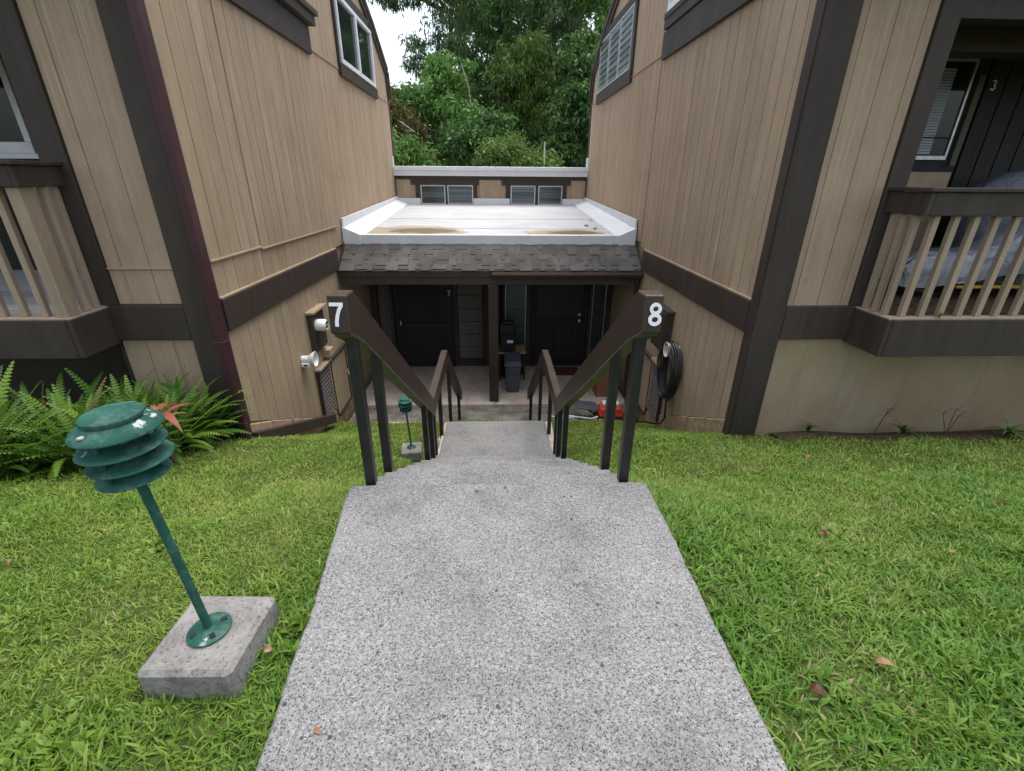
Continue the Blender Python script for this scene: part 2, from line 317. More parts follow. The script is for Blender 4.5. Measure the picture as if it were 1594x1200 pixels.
# stroke glyphs for house numbers, unit height 1, baseline at 0
def arc(cx, cy, rx, ry, a0, a1, n): return [(cx+rx*math.cos(R(a0+(a1-a0)*i/n)), cy+ry*math.sin(R(a0+(a1-a0)*i/n))) for i in range(n+1)]
GLYPH = {'7': [([(0.02,.93),(.62,.93)], .14, False), ([(.55,.89),(.43,.70),(.34,.46),(.285,.22),(.275,.0)], .155, False)],
         '8': [(arc(.31,.73,.20,.185,0,360,28)[:-1], .15, True), (arc(.31,.27,.225,.20,0,360,28)[:-1], .16, True)],
         '3': [(arc(.28,.74,.20,.19,150,-90,16), .14, False), (arc(.28,.27,.225,.205,90,-155,16), .15, False)]}
def stroke(g, pts, w, close, fn, depth):
    n = len(pts); L_, R_ = [], []
    for i in range(n):
        a = Vector(pts[i-1] if (close or i) else pts[i]); b = Vector(pts[(i+1) % n] if (close or i < n-1) else pts[i])
        d = (b-a).normalized(); nn = Vector((-d.y, d.x))*w/2; p = Vector(pts[i]); L_.append(p+nn); R_.append(p-nn)
    for i in range(n if close else n-1):
        j = (i+1) % n; q = [L_[i], L_[j], R_[j], R_[i]]
        g.prism([tuple(k) for k in q], fn, 0, depth)
def glyph(name, ch, mat, parent, fn, depth=.003):
    g = G()
    for i, (pts, w, cl) in enumerate(GLYPH[ch]): stroke(g, pts, w, cl, lambda p, q, a, i=i: fn(p, q, a+.0006*i*(a > 0)), depth)
    return g.build(name, mat, parent)

# ------------------------------------------------------------ ground
def sst(t): t = np.clip(t, 0, 1); return t*t*(3-2*t)
STR_X0, STR_X1 = -.76, .76
def lawn_z(x, y):
    x = np.asarray(x, float); y = np.asarray(y, float)
    zp = np.interp(y, [-20, 1.2, 1.6, 2.0, 2.4, 2.9, 4.9, 6.1, 6.95, 7.3], [-.06, -.06, -.085, -.17, -.36, -.66, -1.95, -2.12, -2.33, -2.42])
    zw = np.interp(y, [-20, .8, 2.0, 4.3, 6.0, 7.2], [-.06, -.06, -.30, -1.08, -2.00, -2.42])
    t = np.clip((np.abs(x)-.80)/.85, 0, 1)
    z = zp*(1-t)+zw*t
    z = z + .012*np.sin(x*3.1+y*2.3)+.010*np.sin(x*5.7-y*4.1)
    return z
struct(G().box(-900, 900, -300, 1500, -3.2, -2.62).build('ground', 'soil'))
xs = np.concatenate([np.linspace(-14, -5, 16), np.linspace(-4.9, 5.9, 109), np.linspace(6, 14, 16)]); ys = np.linspace(-6, 6.98, 131)
X, Y = np.meshgrid(xs, ys); Z = lawn_z(X, Y)
inpath = (np.abs(X+.0) < .74) & ((X > -.60) | (Y > 1.9)); Z = np.where(inpath, np.interp(Y, [-9, 1.9, 2.2, 4.9, 6.1, 7], [-.2, -.2, -.5, -2.1, -2.2, -2.5]), Z)
nx, ny = len(xs), len(ys); idx = np.arange(nx*ny).reshape(ny, nx)
F = np.stack([idx[:-1,:-1], idx[:-1,1:], idx[1:,1:], idx[1:,:-1]], -1).reshape(-1, 4)
me = bpy.data.meshes.new('lawn'); me.from_pydata(np.stack([X, Y, Z], -1).reshape(-1, 3).tolist(), [], F.tolist()); me.materials.append(MATS['turf'])
struct(link('lawn', me))
# soil bed along the foot of the right house
def bed(name, x0, x1, y1, n=40):
    v, f = [], []
    for i in range(n+1):
        x = x0+(x1-x0)*i/n; w = .28+.10*math.sin(i*1.3)+.07*math.sin(i*2.9)+.12*min(1, i/14)
        for k in range(4):
            y = y1-w*k/3; v.append((x, y, float(lawn_z(x, y))+.022-.03*(k == 3)))
    for i in range(n):
        for k in range(3): a = i*4+k; f.append((a, a+1, a+5, a+4))
    m_ = bpy.data.meshes.new(name); m_.from_pydata(v, [], f); m_.materials.append(MATS['soil']); return struct(link(name, m_))
bed('soil_bed', 2.95, 8, 4.37)

# ------------------------------------------------------------ path, stairs, patio
def slab(name, mat, parent, x0a, x1a, ya, x0b, x1b, yb, z0, z1, bevel=.012):
    return G().hexa([(x0a,ya,z0),(x1a,ya,z0),(x1b,yb,z0),(x0b,yb,z0),(x0a,ya,z1),(x1a,ya,z1),(x1b,yb,z1),(x0b,yb,z1)]).build(name, mat, parent, bevel=bevel)
def ragged_edge(xa, ya, xb, yb, sgn):
    pts = []; n = int(math.hypot(xb-xa, yb-ya)/.035); w = 0
    for i in range(n+1):
        t_ = i/n; w = .8*w+random.gauss(0, .0013); chip = random.uniform(.004, .010) if random.random() < .06 else 0
        pts.append((xa+(xb-xa)*t_-sgn*(w+chip), ya+(yb-ya)*t_))
    return pts
LE = ([-4, .2, .73, 2.0], [-.60, -.605, -.652, -.76])
pe = ragged_edge(.765, -4, .78, 1.985, 1)+[(.765, 2.0)]+[(x, 2.0+random.uniform(-.004, .003)) for x in np.linspace(.7, -.68, 30)]+[(-.745, 2.0)]+ragged_edge(-.76, 1.985, -.652, .73, -1)+ragged_edge(-.650, .70, -.605, .2, -1)+[(-.60, -4)]
path = struct(G().prism(pe, lambda p, q, a: (p, q, a), -.22, 0).build('concrete_path', 'aggregate', None, bevel=.009))
stairs = struct(link('concrete_stairs', None))
NR = 10; RISE = .183; TREAD = 2.83/9
for i in range(1, NR):
    y0 = 2.0+TREAD*(i-1); k = i/9.; xa, xb = -.76-.01*k, .78-.05*k
    slab('step', 'aggregate', stairs, xa, xb, y0-(.0 if i > 1 else -.004), xa, xb, y0+TREAD+.03, -RISE*i-.25, -RISE*i, .012)
slab('landing', 'aggregate', stairs, -.775, .728, 4.86, -.74, .68, 6.06, -2.2, -1.83, .012)
for i in range(3):
    slab('step', 'aggregate', stairs, -.74, .68, 6.064+.29*i, -.73, .67, 6.064+.29*(i+1)+.03, -2.6, -1.83-.175*(i+1), .012)
for sx, xx in ((-1, -.775), (1, .725)):          # rough pale cheek walls beside the landing
    G().hexa([(xx, 4.8, -2.3), (xx+sx*.05, 4.8, -2.3), (xx+sx*.05+.03, 6.1, -2.4), (xx+.03*(-sx), 6.1, -2.4),
              (xx, 4.8, -1.90), (xx+sx*.05, 4.8, -1.91), (xx+sx*.05+.03, 6.1, -1.87), (xx+.03*(-sx), 6.1, -1.86)]).build('cheek_wall', 'cheek_concrete', stairs, bevel=.012)
walk = struct(box('walkway', 'aggregate_worn', None, -2.66, 2.5, 6.99, 8.0, -2.75, -2.53, .01))
edge = box('kerb', 'cheek_concrete', walk, -2.66, -.76, 6.93, 7.05, -2.75, -2.36, .02); box('kerb', 'cheek_concrete', walk, .70, 1.9, 6.93, 7.05, -2.75, -2.38, .02)
struct(box('patio', 'patio_concrete', None, -2.66, 2.47, 7.90, 9.95, -2.75, -2.462, .012))

# ------------------------------------------------------------ the two tall houses
def board_hex(sx, face, a, b, z0a, z0b, z1a, z1b, n0, n1):
    """a board between positions a..b along the wall; n0..n1 is depth out of the wall (negative = towards viewer side)"""
    if face == 'side': P_ = lambda t, n, z: (sx*n, t, z)
    else: P_ = lambda t, n, z: (sx*t, n, z)
    p = [P_(a,n0,z0a), P_(b,n0,z0b), P_(b,n1,z0b), P_(a,n1,z0a), P_(a,n0,z1a), P_(b,n0,z1b), P_(b,n1,z1b), P_(a,n1,z1a)]
    return G().hexa(p)
def siding(parent, sx, face, t0, t1, zlo, zhi, pitch=.205, mat='tan_siding', n0=0., n1=.031, gap=.0095, jit=.0, name='board', first=None):
    t = t0
    first = first or pitch
    w = first
    while t < t1-.02:
        e = min(t+w, t1)
        if t1-e < .04: e = t1
        a, b = t+gap/2, e-gap/2
        dn = random.uniform(-.0015, .0015)
        board_hex(sx, face, a, b, zlo(a), zlo(b), zhi(a), zhi(b), n0+dn, n1).build(name, mat, parent)
        t = e; w = pitch*random.uniform(1-jit, 1+jit)
const = lambda z: (lambda t: z)
GAM = [(-.25, 3.0), (.05, 3.75), (1.3, 4.42), (2.0, 4.70), (4.6, 5.62), (7.2, 4.70), (7.95, 4.40), (9.08, 3.78), (9.2, 3.22)]
def gam(t): return float(np.interp(t, [p[0] for p in GAM], [p[1] for p in GAM]))-.06

def jalousie(parent, name, P_, a0, a1, z0, z1, n, frame='aluminium', glass='louver_glass', fw=.025, tilt=.02):
    """P_(a,n,z): along, outwards, up"""
    def bx(nm, mat, pa, aa, ab, na, nb, za, zb): 
        return G().hexa([P_(aa,na,za),P_(ab,na,za),P_(ab,nb,za),P_(aa,nb,za),P_(aa,na,zb),P_(ab,na,zb),P_(ab,nb,zb),P_(aa,nb,zb)]).build(nm, mat, pa)
    w = bx(name, 'black_wall', parent, a0, a1, .0, .006, z0, z1)
    for nm, args in (('frame', (a0, a0+fw, .002, .05, z0, z1)), ('frame', (a1-fw, a1, .002, .05, z0, z1)), ('frame', (a0+fw, a1-fw, .002, .048, z1-fw, z1)), ('frame', (a0+fw, a1-fw, .002, .048, z0, z0+fw))):
        bx(nm, frame, w, *args)
    h = (z1-z0-2*fw)/n
    for i in range(n):
        za = z0+fw+h*i+.004; zb = za+h*.93
        G().hexa([P_(a0+fw,.042,za),P_(a1-fw,.042,za),P_(a1-fw,.036,za),P_(a0+fw,.036,za),P_(a0+fw,.026,zb),P_(a1-fw,.026,zb),P_(a1-fw,.020,zb),P_(a0+fw,.020,zb)]).build('louver', glass, w)
    return w

def make_house(sx, loc, rz, label):
    H = thing('town_house', loc, label, 'house', 'tall brown town houses either side of the stairs', rz)
    left = sx < 0
    S = lambda nm, mat, d0, d1, z0, z1, n0, n1, bev=.004, pa=None: board_hex(sx, 'side', d0, d1, z0, z0, z1, z1, n0, n1).build(nm, mat, pa or H, bevel=bev)
    Fb = lambda nm, mat, u0, u1, z0, z1, n0, n1, bev=.004, pa=None: board_hex(sx, 'front', u0, u1, z0, z0, z1, z1, n0, n1).build(nm, mat, pa or H, bevel=bev)
    # -- corridor wall: backing core, siding boards in tiers
    core = G().prism([(0.02, -2.7), (9.2, -2.7)]+[(p[0] if p[0] > 0 else .02, p[1]-.08) for p in GAM[::-1] if p[0] > 0], lambda p, q, a: (sx*a, p, q), .032, .16)
    core.build('wall', 'tan_siding_plain', H)
    zb = (lambda t: float(np.interp(t, [0, .1, 1.6, 2.0, 2.4, 5.5], [-.97, -.99, -1.74, -1.95, -2.1, -2.45]))) if left else (lambda t: float(np.interp(t, [0, 1.55, 2.3, 3.0, 5.5], [-.93, -1.70, -2.05, -2.3, -2.45])))
    siding(H, sx, 'side', .09, 5.45, zb, const(.03), n0=0)
    S('belt_board', 'belt_trim', .09, 3.62, .03, .35, -.035, .014)
    S('belt_cap', 'tan_siding_plain', .09, 3.62, .351, .372, -.028, .014)
    S('belt_drip', 'tan_siding_plain', .09, 3.56, .008, .029, -.02, .014)
    if left:
        siding(H, sx, 'side', .09, 4.2, const(.372), const(.70), n0=0)
        S('ledge', 'tan_siding_plain', .09, 1.13, .70, .722, -.02, .014)
        siding(H, sx, 'side', .09, 1.13, const(.722), const(3.6), n0=0)
        S('ledge', 'tan_siding_plain', 1.13, 3.83, .678, .70, -.026, .014)
        siding(H, sx, 'side', 1.13, 3.83, const(.70), const(3.12), n0=-.011)
        siding(H, sx, 'side', 3.83, 9.2, const(.45), const(3.13), n0=0, pitch=.215, jit=.25)
    else:
        siding(H, sx, 'side', .09, 3.86, const(.372), const(3.13), n0=-.004, first=.12)
        S('batten', 'tan_siding_plain', 3.87, 3.93, .45, 3.13, -.012, .014)
        siding(H, sx, 'side', 3.94, 9.2, const(.45), const(3.13), n0=0, pitch=.215, jit=.2)
    S('ledge', 'tan_siding_plain', 3.83, 9.15, 3.131, 3.153, -.016, .014)
    siding(H, sx, 'side', .09 if not left else .09, 9.1, const(3.16), lambda t: gam(t), n0=0)
    # -- foundation showing under the siding
    fz = lambda t: float(lawn_z(2.6, loc[1]+t))-.12
    g = G().hexa([(sx*.02, .02, -2.7), (sx*.02, 5.4, -2.7), (sx*.3, 5.4, -2.7), (sx*.3, .02, -2.7), (sx*.02, .02, zb(.02)+.02), (sx*.02, 5.4, -2.3), (sx*.3, 5.4, -2.3), (sx*.3, .02, zb(.02)+.02)])
    g.build('foundation', 'foundation', H)
    pts = [0, .5, 1.0, 1.5, 2.0, 2.6]
    for a, b in zip(pts[:-1], pts[1:]):
        board_hex(sx, 'side', a+.015, b, fz(a)-.1, fz(b)-.1, zb(a)-.012, zb(b)-.012, -.018+.01*(a % 1), .1).build('footing', 'foundation', H, bevel=.01)
    # -- gambrel roof shell and rake boards
    for (a, b) in zip(GAM[:-1], GAM[1:]):
        d = Vector((b[0]-a[0], b[1]-a[1])).normalized(); nn = Vector((-d.y, d.x))
        q = [a, b, (b[0]+nn.x*.10, b[1]+nn.y*.10), (a[0]+nn.x*.10, a[1]+nn.y*.10)]
        G().prism(q, lambda p, q_, A: (sx*A, p, q_), -.055, 9.0).build('roof_panel', 'shingle', H)
        q2 = [(a[0]-nn.x*.10, a[1]-nn.y*.10), (b[0]-nn.x*.10, b[1]-nn.y*.10), (b[0]-nn.x*.002, b[1]-nn.y*.002), (a[0]-nn.x*.002, a[1]-nn.y*.002)]
        G().prism(q2, lambda p, q_, A: (sx*A, p, q_), -.045, .012).build('rake_board', 'dark_trim', H)
        q3 = [(a[0]+nn.x*.004, a[1]+nn.y*.004), (b[0]+nn.x*.004, b[1]+nn.y*.004), (b[0]+nn.x*.108, b[1]+nn.y*.108), (a[0]+nn.x*.108, a[1]+nn.y*.108)]
        G().prism(q3, lambda p, q_, A: (sx*A, p, q_), -.075, -.057).build('roof_edging', 'dark_trim', H)
    S('end_board', 'dark_trim', 9.14, 9.24, .5, 3.2, -.02, .014)
    box('rear_wall', 'tan_siding_plain', H, sx*.16, sx*9, 9.05, 9.2, -2.7, 3.2); box('light_block_wall', 'tan_siding_plain', H, sx*8.85, sx*9, .2, 9.05, -2.7, 4.5)  # unseen far side wall, added to block light through the shell
    Sp = lambda a, n, z: (-sx*n, a, z)
    # -- near window with its deep sill, far window
    w = S('window', 'dark_trim', 1.0, 3.72 if left else 3.80, 3.06, 3.40, -.05, .014)
    S('sill', 'belt_trim' if left else 'dark_trim', .95, 3.80 if left else 3.74, 3.41, 3.53, -.13 if left else -.075, .014, pa=w)
    S('sill_nosing', 'dark_trim', .95, 3.83 if left else 3.74, 3.531, 3.60, -.17 if left else -.09, .014, pa=w)
    S('pane', 'dark_glass', 1.1, 3.62, 3.70, 4.4, -.03, .014, 0, pa=w)
    S('frame', 'white_vinyl', 1.02, 3.70, 3.60, 3.70, -.07, .014, pa=w); S('frame', 'white_vinyl', 3.62, 3.70, 3.70, 4.4, -.07, .014, pa=w); S('frame', 'white_vinyl', 1.02, 1.1, 3.70, 4.4, -.07, .014, pa=w)
    if left:
        w = S('window', 'dark_trim', 5.12, 7.82, 3.05, 3.235, -.055, .014)
        S('trim', 'dark_trim', 5.12, 5.185, 3.236, 4.50, -.045, .014, pa=w); S('trim', 'dark_trim', 5.19, 7.60, 4.262, 4.44, -.04, .014, pa=w); 
        z0, z1 = 3.24, 4.255
        S('frame', 'white_vinyl', 5.19, 7.62, z0, z0+.07, -.075, .014, pa=w); S('frame', 'white_vinyl', 5.19, 7.62, z1-.06, z1, -.075, .014, pa=w)
        for a in (5.19, 6.37, 7.55): S('frame', 'white_vinyl', a, a+(.07 if a != 6.37 else .09), z0+.071, z1-.061, -.075, .014, pa=w)
        for a, b in ((5.26, 6.37), (6.46, 7.55)): S('pane', 'dark_glass', a, b, z0+.07, z1-.06, -.035, .014, 0, pa=w)
    else:
        w = S('window', 'dark_trim', 5.50, 8.45, 3.06, 3.265, -.05, .014)
        S('trim', 'dark_trim', 5.50, 5.60, 3.266, 4.55, -.04, .014, pa=w); S('trim', 'dark_trim', 5.61, 8.05, 4.28, 4.42, -.035, .014, pa=w)
        for a in (5.63, 6.54, 7.45): jalousie(H, 'window', lambda a_, n, z: (-sx*(n+.002), a_, z), a, a+.88, 3.28, 4.26, 8, 'aluminium', 'louver_pale')
    # -- facade
    pu = .275
    post = G().box(sx*-.012, sx*pu, -.045, .088, -1.35, 5.2).build('corner_post', 'dark_trim', H, bevel=.006)
    if not left: box('post_face_board', 'belt_trim', H, sx*-.026, sx*-.013, -.03, .085, -1.3, 5.2)
    Fb('wall', 'tan_siding_plain', .03, 1.02, -2.7, 3.2, .032, .16, 0)
    if left:
        siding(H, sx, 'front', pu, .88, const(.335), const(.655), .255, 'tan_siding', 0, .031, first=.22, gap=.0055)
        Fb('ledge', 'tan_siding_plain', pu, .88, .656, .675, -.018, .014)
        siding(H, sx, 'front', pu, .88, const(.676), const(4.6), .255, 'tan_siding', 0, .031, first=.22, gap=.0055)
        siding(H, sx, 'front', pu, .98, const(-1.5), const(-.03), .255, 'tan_siding', 0, .031, first=.22, gap=.0055)
        Fb('shade_void_wall', 'dark_trim', 1.021, 9, -2.7, .0, .30, .42, 0); box('shade_void_wall', 'dark_trim', H, sx*.985, sx*1.02, .005, .30, -2.7, -.03)  # dark colour stands in for the deep shade under the balcony
    else:
        siding(H, sx, 'front', pu, .92, const(.325), const(4.6), .235, 'tan_siding', 0, .031, first=.085, gap=.0055)
        Fb('lower_wall', 'stucco', pu, 9, -1.6, -.02, -.005, .16)
        Fb('ledge', 'tan_siding_plain', pu, .95, -.019, -.003, -.03, .01)
    Fb('belt_board', 'dark_trim', pu, .962, -.01, .325, -.05, .014)
    # lanai opening: jamb, deck, recess
    ju0, ju1 = (.885, 1.11) if left else (.925, 1.10)
    rd = 2.0 if left else 1.5
    Fb('jamb', 'dark_trim', ju0, ju1, .327, 4.5, -.03, .16)
    Fb('lintel', 'dark_trim', ju1, 9, 2.62, 3.1, -.02, .14)
    box('recess_wall', 'black_wall' if not left else 'dark_trim', H, sx*1.02, sx*1.10, .165, rd, .3, 3.0)
    bw_ = Fb('recess_wall', 'black_wall', 1.11, 9, .25, 3.0, rd, rd+.1, 0)
    box('recess_ceiling', 'soffit_green', H, sx*1.03, sx*8.9, .145, rd, 2.74, 2.86)
    if not left:
        box('ceiling_beam', 'dark_trim', H, sx*1.11, sx*8.9, .5, .75, 2.52, 2.735, .004)
    ndk = 14 if left else 11
    for i in range(ndk):
        y0 = -.40+(rd+.40)*i/ndk; box('deck_board', 'deck_boards' if left else 'soil', H, sx*1.06, sx*6.5, y0+.004, y0+(rd+.40)/ndk-.004, .24, .295+random.uniform(-.002, .002))  # right deck boards take the dark soil colour as painted recess shade
    # balcony
    bd = -.47; bu = .965
    B = G().box(sx*(bu+.05), sx*7.5, bd, bd+.05, -.045, .305).build('balcony', 'dark_trim', H, bevel=.005)
    box('side_beam', 'dark_trim', B, sx*bu, sx*(bu+.048), bd+.001, -.004, -.042, .302, .005)
    box('underside', 'dark_trim', B, sx*(bu+.05), sx*7.5, bd+.052, .0, .02, .20)
    box('sill_board', 'baluster_tan', B, sx*(bu+.004), sx*7.5, bd+.004, bd+.10, .306, .322, .002); box('sill_board', 'baluster_tan', B, sx*(bu+.004), sx*(bu+.10), bd+.101, -.03, .306, .321, .002)
    zc0, zc1 = (1.36, 1.55) if left else (1.19, 1.405)
    box('rail_beam', 'dark_trim', B, sx*(bu+.045), sx*7.5, bd+.01, bd+.05, zc0, zc1-.035, .004); box('rail_beam', 'dark_trim', B, sx*(bu-.0), sx*(bu+.044), bd+.011, -.032, zc0+.002, zc1-.036, .004)
    box('rail_cap', 'dark_trim', B, sx*(bu-.03), sx*7.5, bd-.02, bd+.09, zc1-.034, zc1, .006); box('rail_cap', 'dark_trim', B, sx*(bu-.029), sx*(bu+.09), bd+.091, -.031, zc1-.033, zc1-.001, .006)
    zt = zc0+.09
    def bal(u, d, wu=.052, wd=.045): box('baluster', 'baluster_tan', B, sx*(u-wu/2), sx*(u+wu/2), d-wd/2, d+wd/2, .323, zt, .002)
    for i in range(3): bal(bu+.065, bd+.10+.115*i+.05)
    if left: bal(bu+.085, bd+.085, .10, .10)
    n = 24
    for i in range(n):
        u = bu+(.24 if left else .16)+.178*i
        if u > 5.0: break
        bal(u, bd+.072)
    return H, B
HL, BL = make_house(-1, (-2.7, 4.45, 0), 0, 'tan sided house left of the stairs with maroon downspout and white-framed windows')
HR, BR = make_house(1, (2.55, 4.40, 0), R(.74), 'tan sided house right of the stairs with plain rendered base under its balcony')

# left house fittings (local: x = -u, y = d)
ds = box('downspout', 'maroon_metal', HL, .005, .085, -.15, -.05, -1.1, 5.0, .012)
box('strap', 'maroon_metal', ds, -.03, .09, -.155, -.049, -.03, .0, .003); None
# recess window of the left house
yb = 2.0
w = box('window', 'dark_trim', HL, -2.72, -5.2, yb-.03, yb, 1.45, 2.9)
for a in ((-2.80, -4.6, 1.68, 1.80), (-2.80, -4.6, 2.66, 2.74)): box('frame', 'white_vinyl', w, a[0], a[1], yb-.09, yb-.031, a[2], a[3], .004)
box('sill', 'white_vinyl', w, -2.74, -4.7, yb-.12, yb-.031, 1.62, 1.678, .004)
for a in (-2.80, -3.55, -4.5): box('frame', 'white_vinyl', w, a, a-.075, yb-.088, yb-.031, 1.801, 2.659, .004)
for a, b in ((-2.876, -3.549), (-3.626, -4.5)): box('pane', 'dark_glass', w, a, b, yb-.06, yb-.031, 1.80, 2.66)
box('lower_panel', 'tan_siding', HL, -1.12, -3.05, yb-.02, yb-.001, .30, 1.44)
# meter box, louver vent, cabinet on a corridor wall
def fittings(H, sx, d0, meter_white, oz=0.):
    B_ = lambda nm, mat, da, db, na, nb, za, zb, pa=None, bev=.003: box(nm, mat, pa or H, -sx*na, -sx*nb, da, db, za+oz, zb+oz, bev)
    mb = B_('meter_box', 'belt_trim' if meter_white else 'dark_trim', d0+.03, d0+.50, .002, .075 if meter_white else .13, -.90, -.33)
    B_('cap_board', 'tan_siding_plain' if meter_white else 'dark_trim', d0, d0+.56, .002, .12, -.329, -.295, mb)
    if meter_white:
        q = Vector((1, 0, 0)).to_track_quat('Z', 'Y')
        g = G().lathe([(.085, 0), (.088, .03), (.088, .12), (.07, .15), (.066, .151), (.066, .135), (.0, .135)], 24, (.076, d0+.17, -.52+oz), q); g.build('meter', 'white_plastic', mb, smooth=True)
        for k in range(4):
            a = R(45+90*k); G().box(.21, .228, d0+.17+.04*math.cos(a)-.012, d0+.17+.04*math.cos(a)+.012, -.52+oz+.04*math.sin(a)-.012, -.52+oz+.04*math.sin(a)+.012).build('meter_terminal', 'black_plastic', mb)
    lv = B_('louver_vent', 'black_wall', d0+.03, d0+.46, .002, .012, -2.02, -1.19)
    B_('frame', 'tan_siding_plain', d0-.01, d0+.50, .002, .09, -1.189, -1.155, lv)
    for a, b in ((d0, d0+.03), (d0+.461, d0+.495)): B_('frame', 'tan_siding_plain' if a > d0 else 'belt_trim', a, b, .002, .055, -2.05, -1.19, lv)
    for k in range(13):
        z = -2.0+.062*k+oz
        G().hexa([(-sx*.012, d0+.032, z+.03), (-sx*.012, d0+.459, z+.03), (-sx*.05, d0+.459, z), (-sx*.05, d0+.032, z), (-sx*.012, d0+.032, z+.044), (-sx*.012, d0+.459, z+.044), (-sx*.05, d0+.459, z+.014), (-sx*.05, d0+.032, z+.014)]).build('slat', 'porch_panel', lv)
    cb = B_('cabinet_door', 'tan_siding', d0+.60, d0+1.30, -.002, .03, -2.2, -1.24)
    for a in ((d0+.53, d0+1.36, -1.238, -1.20, .06), (d0+.60, d0+1.30, -2.235, -2.202, .05)): B_('trim', 'belt_trim', a[0], a[1], .0, a[4], a[2], a[3], cb)
    for a in (d0+.565, d0+1.315): B_('trim', 'belt_trim', a, a+.022, .0, .04, -2.2, -1.239, cb)
    B_('hasp', 'aluminium', d0+1.27, d0+1.335, .031, .045, -1.72, -1.66, cb); B_('padlock', 'beige_plastic', d0+1.285, d0+1.32, .045, .075, -1.78, -1.72, cb)
    return mb
fittings(HL, -1, 1.98, True); fittings(HR, 1, 1.93, False, .03)
box('corner_bracket', 'tan_siding_plain', HL, .0, .12, 2.36, 2.55, -1.10, -.98, .006)
# sloping kerb timber along the left wall
G().hexa([(-2.66, 4.42, -1.20), (-2.58, 4.42, -1.20), (-2.54, 6.55, -2.10), (-2.62, 6.55, -2.10), (-2.66, 4.42, -1.06), (-2.58, 4.42, -1.06), (-2.54, 6.55, -1.95), (-2.62, 6.55, -1.95)]).build('kerb_timber', 'belt_trim', HL, bevel=.006).matrix_parent_inverse = Matrix.Translation((2.7, -4.45, 0))

# right recess: window with blind, number 3, trims (local x = u)
yb = 1.5
w = box('window', 'black_wall', HR, 2.0, 2.9, yb-.02, yb, 1.40, 2.9)
box('pane', 'dark_glass', w, 2.05, 2.68, yb-.045, yb-.021, 1.72, 2.64)
for a in ((2.02, 2.72, 1.68, 1.72), (2.02, 2.72, 2.64, 2.665)): box('frame', 'aluminium', w, a[0], a[1], yb-.06, yb-.02, a[2], a[3])
for a in (2.02, 2.695): box('frame', 'aluminium', w, a, a+.025, yb-.06, yb-.02, 1.721, 2.639)
for k in range(30): box('blind_slat', 'blind', w, 2.06, 2.5, yb-.058, yb-.05, 1.74+.028*k, 1.762+.028*k)
box('window_bar', 'black_wall', w, 2.046, 2.69, yb-.068, yb-.0585, 1.90, 1.915)
box('corner_strip', 'soffit_green', w, 2.80, 2.87, yb-.05, yb-.021, 1.62, 2.52); box('lower_panel', 'tan_siding', HR, 2.0, 2.88, yb-.03, yb-.001, .3, 1.55)
for k in range(9): box('wall_board', 'black_wall', HR, 2.92+.22*k, 3.12+.22*k, yb-.035, yb-.001, .3, 2.72)
glyph('number_three', '3', 'label_white', HR, lambda p, q, a: (2.97+p*.10, yb-.036-a, 2.38+q*.10))

# ------------------------------------------------------------ low house at the end of the stairs
C = thing('low_house', (0, 8, 0), 'low house below the stairs with white flat roof, shingled eave and dark porch', 'house')
def CB(nm, mat, x0, x1, y0, y1, z0, z1, pa=None, bev=.004): return box(nm, mat, pa or C, x0, x1, y0-8, y1-8, z0, z1, bev)
XL, XR = -2.66, 2.46
zr = lambda y: .475+(.79-.475)*(y-8.62)/(13.6-8.62)
def quadbox(nm, mat, p4, th, pa=None, bev=0):    # p4 top quad (x,y,z) ; extruded down
    return G().hexa([(x, y-8, z-th) for x, y, z in p4]+[(x, y-8, z) for x, y, z in p4]).build(nm, mat, pa or C, bevel=bev)
roof = quadbox('roof', 'roof_membrane', [(XL, 8.60, zr(8.6)), (XR, 8.60, zr(8.6)), (XR-.06, 13.6, .79), (XL, 13.6, .79)], .16)
# the stain positions are read in object space of the roof: keep its origin at y = 0
roof.data.transform(Matrix.Translation((0, 8, 0))); roof.location = (0, -8, 0)
for k in range(2): quadbox('membrane_lap', 'roof_membrane', [(XL+.3, 9.6+1.25*k, zr(9.6+1.25*k)+.006), (XR-.3, 9.6+1.25*k+.02, zr(9.62+1.25*k)+.006), (XR-.3, 9.66+1.25*k, zr(9.66+1.25*k)+.005), (XL+.3, 9.64+1.25*k, zr(9.64+1.25*k)+.005)], .004, roof).location = (0, 8, 0)
for o in roof.children: o.location = (0, 8, 0)
CB('front_flashing', 'white_metal', XL+.02, .58, 8.55, 8.585, .335, .528, bev=.003); CB('front_flashing', 'white_metal', .60, XR-.02, 8.55, 8.585, .335, .529, bev=.003)
CB('flashing_lap', 'white_metal', .54, .66, 8.543, 8.549, .337, .527, bev=.001)
CB('flashing_top', 'white_metal', XL+.02, XR-.02, 8.586, 8.66, .48, .532, bev=.003)
for sx, xw in ((-1, -2.685), (1, 2.475)):       # side upstands: canted curb and wall flashing
    xi = xw-sx*.30
    w2 = xw-(sx*.0 if sx < 0 else .055)
    G().hexa([(xw, .60, .2), (xi, .60, zr(8.6)-.05), (xi-(0 if sx < 0 else .055), 5.6, .70), (w2, 5.6, .6), (xw, .60, .66), (xi, .60, zr(8.6)+.01), (xi-(0 if sx < 0 else .055), 5.6, .80), (w2, 5.6, .92)]).build('roof_curb', 'white_metal', C)
    G().hexa([(xw, .56, .62), (xw-sx*.03, .56, .62), (w2-sx*.03, 5.6, .90), (w2, 5.6, .90), (xw, .56, .80), (xw-sx*.03, .56, .80), (w2-sx*.03, 5.6, .985), (w2, 5.6, .985)]).build('wall_flashing', 'white_metal', C, bevel=.003)
    G().hexa([(xw, .535, .34), (xi, .535, .34), (xi, .60, .34), (xw, .60, .34), (xw, .535, .66), (xi, .535, .531), (xi, .60, .531), (xw, .60, .66)]).build('curb_end', 'white_metal', C, bevel=.003)
